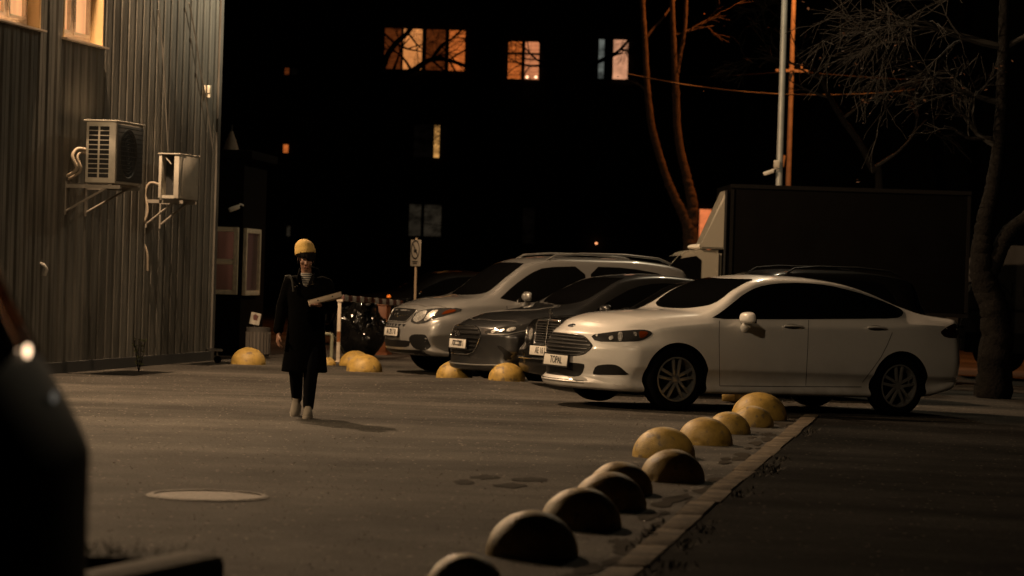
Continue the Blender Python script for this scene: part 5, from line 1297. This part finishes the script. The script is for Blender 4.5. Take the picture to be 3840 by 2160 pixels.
# low raised bed with grass at the bottom left
BY = 9.3
p0, p1 = at(470, 2140, BY), at(862, 2068, BY + .5)
bed = empty('planting_bed', (p1.x, p1.y, 0), 0, 'blurred low concrete edge with tufts of dark grass at the bottom left corner', 'planter')
O = Vector(bed.location); H_ = p1.z
ed = (Vector((p1.x, p1.y, 0)) - Vector((p0.x - .6, p0.y - 1.0, 0))); L_ = 3.4; dirv = Vector((-.33, -.94, 0))
b = MB(); M = Matrix.Rotation(math.atan2(dirv.y, dirv.x), 4, 'Z'); b.box(None, (L_, .20, H_), M=M @ Matrix.Translation((L_ / 2, -.1, H_ / 2)), bev=.05); b.build('edging', mat('dark_concrete', (.085, .075, .062), .9, noise=(10, .4), bump=(40, .5)), bed)
b = MB(); b.box((-1.9, .12, H_ * .45), (3.6, .22, H_ * .9), rz=.03); b.box((-2.0, -.9, H_ * .42), (2.6, 2.4, H_ * .8), rz=.0); b.build('soil', mat('dark_soil', (.014, .012, .01), .95), bed)
b = MB(); rnd = random.Random(9)
for k in range(420):
    c = Vector((rnd.uniform(-3.4, .0), rnd.uniform(-.0, .26), H_ * .86)); c.x += -.05
    hgt = rnd.uniform(.02, .05) * (1.6 if abs(c.x + .55) < .35 else 1); a = rnd.uniform(0, 6.28); w = .004; t = Vector((math.cos(a), math.sin(a), 0)); ln = Vector((rnd.gauss(0, .5), rnd.gauss(0, .3), 1)) * hgt
    b.poly([c - t * w, c + t * w, c + ln * .6 + t * w * .7 + Vector((0, 0, .0)), c + ln * 1.1]); 
o = b.build('grass', mat('night_grass', (.03, .032, .018), .8), bed, None); o['kind'] = 'stuff'
# ------------------------------------------------------------------ vehicles in the dark behind, and the one at the left edge
make_suv((2400, 1200), .42, 'black car with roof bars hidden mostly behind the white car', M_BLACK, 'black_suv', '', 'dark cars in the background', depth=36.4, scale=.95)
make_grey((1545, 1080), -.35, 'black car whose front lamp glints behind the parking sign', M_BLACK, 'black_sedan', '', 'dark cars in the background', depth=47.5)
make_grey((1215, 1070), .25, 'black car barely visible to the right of the walking person, behind the barrier', M_BLACK, 'black_sedan', '', 'dark cars in the background', depth=50.0)
fs = make_suv((-7135, 1600), .02, 'black four-wheel-drive car blurred at the left edge, only its tail in view', mat('matt_black_paint', (.003, .003, .003), .6, spec=.08), 'black_suv', '', 'dark cars in the background', depth=6.2, scale=1.0)
for (px, py, r) in ((157, 1273, .015), (216, 1470, .0135)):  # glowing balls added for lamp reflections on the tail, no real lamps
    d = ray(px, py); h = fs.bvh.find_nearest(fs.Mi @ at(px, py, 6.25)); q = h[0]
    b = MB(); b.ball(q + Vector((.012, 0, 0)), 1, r * .5, r, r, 20); b.build('tail_glint', lit('tail_glint_glow', (1, .66, .40), 3.4) if r > .014 else lit('faint_tail_glint_glow', (1, .9, .75), .10), fs.root, 60)
# ------------------------------------------------------------------ box truck
TY = 41.0
t0 = at(2743, 690, TY); zT = t0.z; TA = .03
trk = empty('box_truck', (t0.x, TY, 0), TA, 'box truck with dark box and pale wind deflector above the cab, behind the white car', 'truck')
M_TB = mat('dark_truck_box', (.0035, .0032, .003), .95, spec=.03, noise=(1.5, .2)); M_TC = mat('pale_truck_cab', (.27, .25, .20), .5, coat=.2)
BW = 2.1
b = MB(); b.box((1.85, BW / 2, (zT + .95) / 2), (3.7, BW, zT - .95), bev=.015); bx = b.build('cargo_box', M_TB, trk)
b = MB()
for z in (zT - .03, .98): b.box((1.85, -.012, z), (3.72, .03, .06))
for x in (.02, 3.68): b.box((x, -.012, (zT + .95) / 2), (.05, .028, zT - 1.1))
b.build('box_trim', mat('dark_trim', (.006, .0055, .005), .8, spec=.1), bx)
b = MB(); cz = at(2720, 938, TY).z
prof = [(-2.15, .42), (-2.18, .75), (-2.05, .98), (-1.30, 1.16), (-.72, cz - .06), (-.52, cz), (-.10, cz), (-.10, .42)]
t = MB(); t.prism([(x, .12, z) for x, z in prof], (0, BW - .24, 0)); bmesh.ops.bevel(t.bm, geom=t.bm.edges[:], offset=.05, segments=2, affect='EDGES'); t.build('cab', M_TC, trk)
for y in (.108, BW - .118):
    b = MB(); b.prism([(-1.22, y, 1.18), (-.80, y, cz - .16), (-.50, y, cz - .10), (-.42, y, cz - .16), (-.42, y, 1.16)], (0, .01, 0)); b.build('side_window', M_GLASS, trk)
b = MB(); nx, nz = (cz - .06 - 1.16), -(.58); ln = math.hypot(nx, nz); ox, oz = -nx / ln * .012, -nz / ln * .012
b.prism([(-1.28 + ox, .26, 1.19 + oz), (-1.28 + ox, BW - .26, 1.19 + oz), (-.76 + ox, BW - .30, cz - .12 + oz), (-.76 + ox, .30, cz - .12 + oz)], (ox * .8, 0, oz * .8)); b.build('windscreen', M_GLASS, trk)
fx0 = at(2622, 940, TY).x - t0.x; dz0, dz1 = cz + .015, at(2738, 708, TY).z
t = MB(); t.prism([(fx0, .30, dz0), (fx0 + .06, .30, dz0 + .10), (-.055, .06, dz1), (-.055, .06, dz0)], (0, .001, 0)); t.bm.clear()
A_ = [(fx0, .09, dz0), (fx0 + .03, .085, dz0 + .05), (-.055, .06, dz1), (-.055, .06, dz0)]; B_ = [(x, 1.05 - y, z) for x, y, z in A_]
t._new([Vector(p) for p in A_ + B_], [(0, 1, 2, 3), (7, 6, 5, 4), (0, 4, 5, 1), (1, 5, 6, 2), (2, 6, 7, 3), (3, 7, 4, 0)])
bmesh.ops.bevel(t.bm, geom=t.bm.edges[:], offset=.025, segments=2, affect='EDGES'); t.build('wind_deflector', M_TC, trk)
b = MB(); b.ball((fx0 + .02, .40, dz0 + .02), 1, .17, .16, .05, 16); b.build('roof_lamp', mat('white_plastic', (.7, .66, .58)), trk, 60)
b = MB(); b.tube([(-.06, .05, .5), (-.06, .05, zT - .1)], .03, 8); b.build('snorkel', M_PLASTIC, trk, 60)
b = MB(); b.box((1.0, BW / 2, .72), (5.6, .8, .2)); b.build('chassis', M_PLASTIC, trk)
for wx in (-1.5, 2.5):
    for wy in (.16, BW - .16):
        w = MB(); w.lathe([(.20, -.1), (.34, -.11), (.37, -.08), (.37, .08), (.34, .11), (.20, .1)], Matrix.Translation((wx, wy, .37)) @ Matrix.Rotation(math.pi / 2, 4, 'X'), 32); wo = w.build('wheel', M_TYRE, trk)
        w = MB(); w.lathe([(0, -.06), (.1, -.07), (.2, -.1), (.2, .1), (.1, .07), (0, .06)], Matrix.Translation((wx, wy, .37)) @ Matrix.Rotation(math.pi / 2, 4, 'X'), 24); w.build('rim', mat('dull_rim', (.2, .2, .2), .5, metal=.5), wo)
b = MB(); b.box((-1.35, -.02, 1.35), (.10, .16, .30), bev=.03); b.tube([(-1.28, .10, 1.2), (-1.34, .0, 1.25)], .015, 6); b.build('door_mirror', M_PLASTIC, trk)
# ------------------------------------------------------------------ van with dark letters at the right edge
VY = 45.0; v0 = at(3592, 1330, VY)
van = empty('delivery_van', (v0.x, VY, 0), -.05, 'pale van with large dark letters behind the tree at the right edge', 'van')
M_VB = mat('dirty_white_van', (.055, .05, .044), .6, noise=(2, .25))
gZ = lambda y: at(3620, y, VY).z
prof = [(0, .35), (-.02, .8), (.02, gZ(1160)), (.28, gZ(1000)), (.45, gZ(930)), (.9, gZ(915)), (4.6, gZ(915)), (4.7, .35)]
t = MB(); t.prism([(x, 0, z) for x, z in prof], (0, 1.9, 0)); bmesh.ops.bevel(t.bm, geom=t.bm.edges[:], offset=.05, segments=2, affect='EDGES'); t.build('body', M_VB, van)
b = MB(); b.box((2.3, -.008, gZ(1160)), (4.3, .02, .045)); b.box((2.3, -.008, .5), (4.4, .022, .34)); b.build('trim', M_PLASTIC, van)
for ch, x in (('G', 3645), ('N', 3772), ('I', 3838)):
    tm = text_mesh(ch, .36, .004); tm.transform(Matrix.Translation((at(x, 1085, VY).x - v0.x, -.012, gZ(1085))) @ Matrix.Rotation(math.pi / 2, 4, 'X')); link('letter', tm, mat('dark_lettering', (.008, .008, .007), .7), van)
for wx in (.8, 3.9):
    for wy in (.1, 1.8):
        w = MB(); w.lathe([(0, -.1), (.30, -.11), (.33, -.08), (.33, .08), (.30, .11), (0, .1)], Matrix.Translation((wx, wy, .33)) @ Matrix.Rotation(math.pi / 2, 4, 'X'), 28); w.build('wheel', M_TYRE, van)
# ------------------------------------------------------------------ person walking towards us with a pizza box
PG = gnd(1140, 1566)
def capsule(mb, a, b_, ra, rb, n=16):
    a, b_ = Vector(a), Vector(b_); d = b_ - a; L_ = d.length; q = d.to_track_quat('Z', 'Y').to_matrix().to_4x4(); prof = []
    for t in np.linspace(-math.pi / 2, 0, 6): prof.append((max(1e-4, ra * math.cos(t)), ra * math.sin(t)))
    for t in np.linspace(0, math.pi / 2, 6): prof.append((max(1e-4, rb * math.cos(t)), L_ + rb * math.sin(t)))
    mb.lathe(prof, Matrix.Translation(a) @ q, n)
def chain(mb, pts):
    for (p, r), (q, s) in zip(pts, pts[1:]): capsule(mb, p, q, r, s)
def ell(mb, c, r, n=24, M=None):
    t = bmesh.new(); bmesh.ops.create_uvsphere(t, u_segments=n, v_segments=n // 2, radius=1); t.transform((M or Matrix()) @ Matrix.Translation(c) @ Matrix.Diagonal((*r, 1))); mb.add(t)
def loft(mb, rings, n=32):
    """rings: (centre x, y, z, half width, half depth)"""
    vs_ = [Vector((cx + hw * math.copysign(abs(math.cos(t)) ** .85, math.cos(t)), cy + hd * math.copysign(abs(math.sin(t)) ** .85, math.sin(t)), z)) for cx, cy, z, hw, hd in rings for t in [2 * math.pi * k / n for k in range(n)]]
    fs = [(i * n + k, i * n + (k + 1) % n, (i + 1) * n + (k + 1) % n, (i + 1) * n + k) for i in range(len(rings) - 1) for k in range(n)]
    fs += [tuple(range(n - 1, -1, -1)), tuple((len(rings) - 1) * n + k for k in range(n))]
    mb._new(vs_, fs)
def union(mb, voxel, smooth=4):
    me = mb.mesh(merge=False); o = bpy.data.objects.new('u', me); COL.objects.link(o)
    m = o.modifiers.new('r', 'REMESH'); m.mode = 'VOXEL'; m.voxel_size = voxel; m.use_smooth_shade = True
    s = o.modifiers.new('s', 'SMOOTH'); s.iterations = smooth; s.factor = .5
    return evaluated(o)
per = empty('person', PG, 0, 'person in a yellow beanie and long dark coat walking forward, carrying a flat pizza box', 'person')
M_SKIN = mat('skin', (.25, .13, .085), .5, noise=(20, .12)); M_COAT = mat('black_coat', (.0016, .0015, .0014), .95, bump=(30, .2), spec=.03); M_JEAN = mat('dark_jeans', (.004, .0042, .005), .95, spec=.05)
M_HAIR = mat('dark_hair', (.004, .003, .0025), .75, spec=.1); M_HAT = mat('yellow_knit', (.62, .41, .12), .9, bump=(120, .5)); M_SHOE = mat('light_sneaker', (.17, .15, .12), .75)
HX, HZ = -.020, 1.515                                                 # head centre
TH = Matrix.Translation((HX, -.02, HZ)) @ Matrix.Rotation(R(4), 4, 'Y') @ Matrix.Rotation(R(13), 4, 'X') @ Matrix.Rotation(R(6), 4, 'Z')
hp = lambda x, y, z: TH @ Vector((x, y, z))
b = MB()
# head: skull, jaw, cheeks, nose, brows, lips, ears (faces -Y)
ell(b, (0, .012, .035), (.072, .090, .085), M=TH); ell(b, (0, -.020, -.035), (.056, .062, .075), M=TH); ell(b, (0, -.045, -.088), (.026, .026, .020), M=TH)
for s in (-1, 1):
    ell(b, (s * .036, -.058, -.022), (.024, .022, .022), M=TH); ell(b, (s * .076, .018, -.012), (.010, .020, .030), M=TH); ell(b, (s * .030, -.070, .030), (.026, .014, .008), M=TH); ell(b, (s * .008, -.082, -.034), (.009, .012, .008), M=TH)
capsule(b, hp(0, -.070, .012), hp(0, -.094, -.026), .008, .013)
ell(b, (0, -.074, -.056), (.022, .010, .006), M=TH); ell(b, (0, -.073, -.066), (.019, .010, .007), M=TH)
capsule(b, (-.014, .01, 1.33), hp(0, .005, -.05), .050, .050)
chain(b, [((-.0, .02, 1.27), .075), ((.0, .02, .95), .09), ((0, .02, .86), .10)])
LA = [((-.165, .01, 1.27), .040), ((-.235, .03, 1.06), .040), ((-.262, -.04, .86), .030), ((-.262, -.055, .80), .024)]
RA = [((.165, .01, 1.27), .040), ((.225, .00, 1.08), .040), ((.165, -.20, 1.07), .032), ((.135, -.265, 1.085), .024)]
chain(b, [((-.08, .01, 1.27), .045)] + LA); chain(b, [((.08, .01, 1.27), .045)] + RA)
LL = [((-.075, .0, .86), .085), ((-.095, .02, .47), .055), ((-.092, .34, .15), .036), ((-.092, .36, .10), .034)]
LL = [((-.075, .0, .86), .085), ((-.100, .10, .48), .055), ((-.098, .32, .14), .038)]
RL = [((.075, .0, .86), .085), ((.058, -.06, .48), .055), ((.040, -.05, .09), .038)]
chain(b, LL); chain(b, RL)
def hand(b, wrist, fwd, side, palm_up=False, curl=.5, sgn=1):
    """five separate fingers: wrist point, pointing direction, direction of the thumb side"""
    w, f, s = Vector(wrist), Vector(fwd).normalized(), Vector(side).normalized(); n = f.cross(s).normalized() * sgn
    for k in (-1, 0, 1): capsule(b, w + s * k * .016, w + f * .075 + s * k * .026, .015, .014, 10)
    for k, ln in enumerate((.066, .078, .073, .058)):
        base = w + f * .085 + s * (.030 - k * .020); p1 = base + (f * math.cos(curl) + n * math.sin(curl)) * ln * .5; c2 = curl * 2.0; p2 = p1 + (f * math.cos(c2) + n * math.sin(c2)) * ln * .5
        capsule(b, base, p1, .0088, .0082, 10); capsule(b, p1, p2, .0082, .0070, 10)
    t0 = w + f * .03 + s * .026; t1 = t0 + (f * .7 + s * .8 + n * .2).normalized() * .038; t2 = t1 + (f * .95 + s * .15 + n * .3).normalized() * .032
    capsule(b, t0, t1, .012, .010, 10); capsule(b, t1, t2, .010, .008, 10)
hand(b, (-.262, -.058, .80), (-.02, -.12, -1), (.35, -.9, .1), curl=.45, sgn=-1)
hand(b, (.135, -.262, 1.080), (-.25, -.95, .12), (-.95, .25, 0), curl=.10, sgn=1)
body = link('body', union(b, .0065, 3), M_SKIN, per, 180)
# eyes
for s in (-1, 1):
    e = MB(); ell(e, (s * .029, -.072, .012), (.012, .009, .008), 14, TH); e.mi = 1; ell(e, (s * .029 - .001, -.0775, .012), (.0058, .0042, .0058), 12, TH); e.build('eye', [mat('eye_white', (.5, .46, .4), .3), M_HAIR], per, 60)
b = MB()
for k in range(16):                                                    # eyebrows
    s = -1 if k < 8 else 1; u = (k % 8) / 7; ell(b, (s * (.014 + .030 * u), -.082 + .012 * u, .033 + .005 * math.sin(u * 3)), (.006, .004, .004), 8, TH)
b.build('eyebrows', M_HAIR, per, 60)
b = MB(); ell(b, (0, -.0765, -.0605), (.020, .008, .0075), 14, TH); b.build('lips', mat('lip', (.30, .11, .09), .5), per, 60)
# hair: cap, fringe and short sides
b = MB(); ell(b, (0, .026, .036), (.080, .086, .080), M=TH); rnd = random.Random(3)
for k in range(26):
    x = -.062 + .124 * k / 25; ln = rnd.uniform(.040, .062) + (.012 if x > .0 else 0)
    capsule(b, hp(x * .95, -.044 - .018 * (1 - (x / .07) ** 2), .070), hp(x * 1.02 + rnd.gauss(0, .003), -.069 - .020 * (1 - (x / .075) ** 2), .082 - ln), .009, .005, 8)
for s in (-1, 1):
    for k in range(6): capsule(b, hp(s * .074, -.03 + k * .018, .05), hp(s * .078, -.026 + k * .018, -.02 - rnd.uniform(0, .03)), .010, .006, 8)
b.build('hair', M_HAIR, per, 60)
# beanie with a turned-up cuff
b = MB(); TB = TH @ Matrix.Rotation(R(-24), 4, 'X') @ Matrix.Rotation(R(-13), 4, 'Y')
prof = [(.0885, .045), (.094, .046), (.0955, .066), (.094, .084), (.090, .089), (.090, .108), (.083, .130), (.069, .152), (.050, .170), (.028, .182), (.010, .187), (.0, .188)]
b.lathe(prof, TB @ Matrix.Diagonal((1, 1.12, 1, 1)) @ Matrix.Translation((0, .004, .006)), 40); me = b.mesh('beanie')
for v in me.vertices:
    q = TB.inverted() @ v.co; a = math.atan2(q.y, q.x)
    if q.z > .05: v.co += Vector((.006 * math.sin(a * 3 + 1), .004 * math.sin(a * 2), .004 * math.sin(a * 2 + .6))) + Vector((-.006, .014, 0)) * max(0, (q.z - .10) / .09)
link('beanie', me, M_HAT, per, 60)
# striped shirt in the open collar
b = MB(); loft(b, [(0, 0, 1.18, .13, .10), (-.006, -.01, 1.28, .11, .095), (-.012, -.012, 1.335, .072, .075), (-.016, -.008, 1.372, .056, .060), (-.016, .0, 1.382, .048, .050)], 28)
m = mat('striped_shirt', (.5, .46, .4), .85); N, L = m.node_tree.nodes, m.node_tree.links
tc = N.new('ShaderNodeTexCoord'); sx = N.new('ShaderNodeSeparateXYZ'); L.new(tc.outputs['Object'], sx.inputs[0]); mm = N.new('ShaderNodeMath'); mm.operation = 'FRACT'; ml = N.new('ShaderNodeMath'); ml.operation = 'MULTIPLY'; ml.inputs[1].default_value = 48; L.new(sx.outputs['Z'], ml.inputs[0]); L.new(ml.outputs[0], mm.inputs[0])
gt = N.new('ShaderNodeMath'); gt.operation = 'GREATER_THAN'; gt.inputs[1].default_value = .52; L.new(mm.outputs[0], gt.inputs[0]); mx = N.new('ShaderNodeMix'); mx.data_type = 'RGBA'; mx.inputs['A'].default_value = (.24, .22, .19, 1); mx.inputs['B'].default_value = (.02, .02, .022, 1); L.new(gt.outputs[0], mx.inputs['Factor']); L.new(mx.outputs['Result'], N['Principled BSDF'].inputs['Base Color'])
b.build('shirt', m, per, 60)
# coat: skirted body, sleeves, lapels
b = MB()
loft(b, [(-.012, .03, .435, .222, .155), (-.012, .03, .46, .218, .155), (-.01, .02, .65, .198, .145), (-.005, .01, .85, .180, .135), (0, .0, 1.02, .178, .125), (0, .0, 1.18, .195, .120), (0, .005, 1.27, .190, .105)], 36)
loft(b, [(0, .005, 1.25, .192, .108), (0, .008, 1.31, .165, .090), (0, .012, 1.345, .105, .075)], 30)
chain(b, [((-.12, .01, 1.285), .075), ((-.178, .012, 1.275), .066), ((-.240, .03, 1.05), .060), ((-.264, -.035, .86), .050), ((-.264, -.045, .835), .052)])
chain(b, [((.12, .01, 1.285), .075), ((.180, .012, 1.275), .066), ((.232, .00, 1.06), .062), ((.170, -.19, 1.06), .052), ((.156, -.225, 1.066), .053)])
me = union(b, .010, 5)
for v in me.vertices:                                                  # folds
    v.co += v.co.normalized() * .006 * mnoise.noise(Vector((v.co.x * 14, v.co.y * 14, v.co.z * 5)))
# open the neck: cut a V in front by pushing it in
for v in me.vertices:
    if v.co.z > 1.255 and v.co.y < 0:
        k = (v.co.z - 1.255) / .09
        if abs(v.co.x + .012) < .052 * min(1, k): v.co.y = max(v.co.y, .0 + .02)
coat = link('coat', me, M_COAT, per, 180)
b = MB()
for s in (-1, 1):
    pts = [(s * .006, -.135, 1.22), (s * .080, -.128, 1.31), (s * .078, -.085, 1.36), (s * .075, .03, 1.385), (s * .050, -.055, 1.355), (s * .036, -.108, 1.31)]
    b.prism([Vector(p) + Vector((-.014, 0, 0)) for p in pts], (0, -.014, .004))
b.build('lapels', M_COAT, coat, 30)
b = MB(); b.tube([(-.085, .07, 1.33), (-.07, .085, 1.40), (0, .10, 1.42), (.07, .085, 1.40), (.085, .07, 1.33)], [.03, .036, .038, .036, .03], 10); b.build('hood', M_COAT, coat, 60)
b = MB()
for x, z in ((-.118, 1.245), (-.095, 1.258)): ell(b, (x, -.112, z), (.006, .004, .006), 10)
b.build('studs', M_CHROME, coat, 60)
b = MB(); b.tube([(-.225, .03, 1.30), (-.21, -.02, 1.345), (-.17, -.05, 1.35), (-.14, -.10, 1.30), (-.125, -.125, 1.2)], [.011, .012, .012, .011, .010], 8); b.build('bag_strap', mat('khaki_strap', (.012, .011, .008), .9), per, 60)
# jeans and shoes
b = MB(); chain(b, [((-.075, .0, .86), .10), ((-.100, .10, .48), .075), ((-.098, .30, .17), .052)]); chain(b, [((.075, .0, .86), .10), ((.058, -.06, .48), .075), ((.042, -.05, .11), .052)]); capsule(b, (-.06, 0, .86), (.06, 0, .86), .10, .10)
link('jeans', union(b, .009, 3), M_JEAN, per, 180)
def shoe(c, ang, yaw):
    M = Matrix.Translation(c) @ Matrix.Rotation(yaw, 4, 'Z') @ Matrix.Rotation(ang, 4, 'X')
    b = MB(); t = MB(); loft(t, [(0, -.075, .022, .048, .140), (0, -.075, .05, .046, .136), (0, -.06, .075, .040, .112), (0, -.02, .095, .036, .062), (0, .0, .125, .036, .046)], 24)
    t.bm.transform(M); up = t.build('shoe', M_SHOE, per, 60)
    t = MB(); loft(t, [(0, -.075, 0, .050, .144), (0, -.075, .012, .052, .148), (0, -.075, .028, .051, .146)], 24); t.bm.transform(M); t.build('sole', mat('pale_sole', (.26, .23, .19), .7), up, 60)
    t = MB()
    for k in range(5): t.tube([(-.025, -.07 - k * .018, .083 - k * .005), (.0, -.075 - k * .018, .090 - k * .005), (.025, -.07 - k * .018, .083 - k * .005)], .004, 5)
    t.bm.transform(M); t.build('laces', mat('lace', (.30, .27, .23), .8), up, 60)
shoe((.040, -.045, 0.0), 0.0, .05); shoe((-.098, .33, .075), .55, -.05)
# pizza box held flat on the left hand
q0 = at(1158, 1136, PG.y - .36) ; q1 = at(1281, 1103, PG.y - .33)
dv = q1 - q0; PW = .335
box = empty('pizza_box', (q0 + q1) / 2, 0, 'flat pale pizza box with two small holes in its edge, held by the walking person', 'pizza box')
Mx = dv.normalized(); My = Vector((.42, .90, .085)); My = (My - Mx * My.dot(Mx)).normalized(); Mz = Mx.cross(My)
MM = Matrix((Mx, My, Mz)).transposed().to_4x4()
box.matrix_world = Matrix.Translation((q0 + q1) / 2) @ MM
w = dv.length
b = MB(); b.box((0, w * .5, 0), (w, w, .046), bev=.004); b.build('carton', mat('carton', (.52, .42, .31), .8, noise=(8, .12)), box)
b = MB(); b.box((0, w * .5, .0245), (w + .004, w + .004, .003)); b.build('lid', mat('carton', (.52, .42, .31)), box)
b = MB()
for x in (-w * .22, w * .22): b.lathe([(0, .0), (.007, .0), (.007, .002)], Matrix.Translation((x, -.001, .002)) @ Matrix.Rotation(math.pi / 2, 4, 'X'), 14)
b.build('vent_holes', M_INK, box)
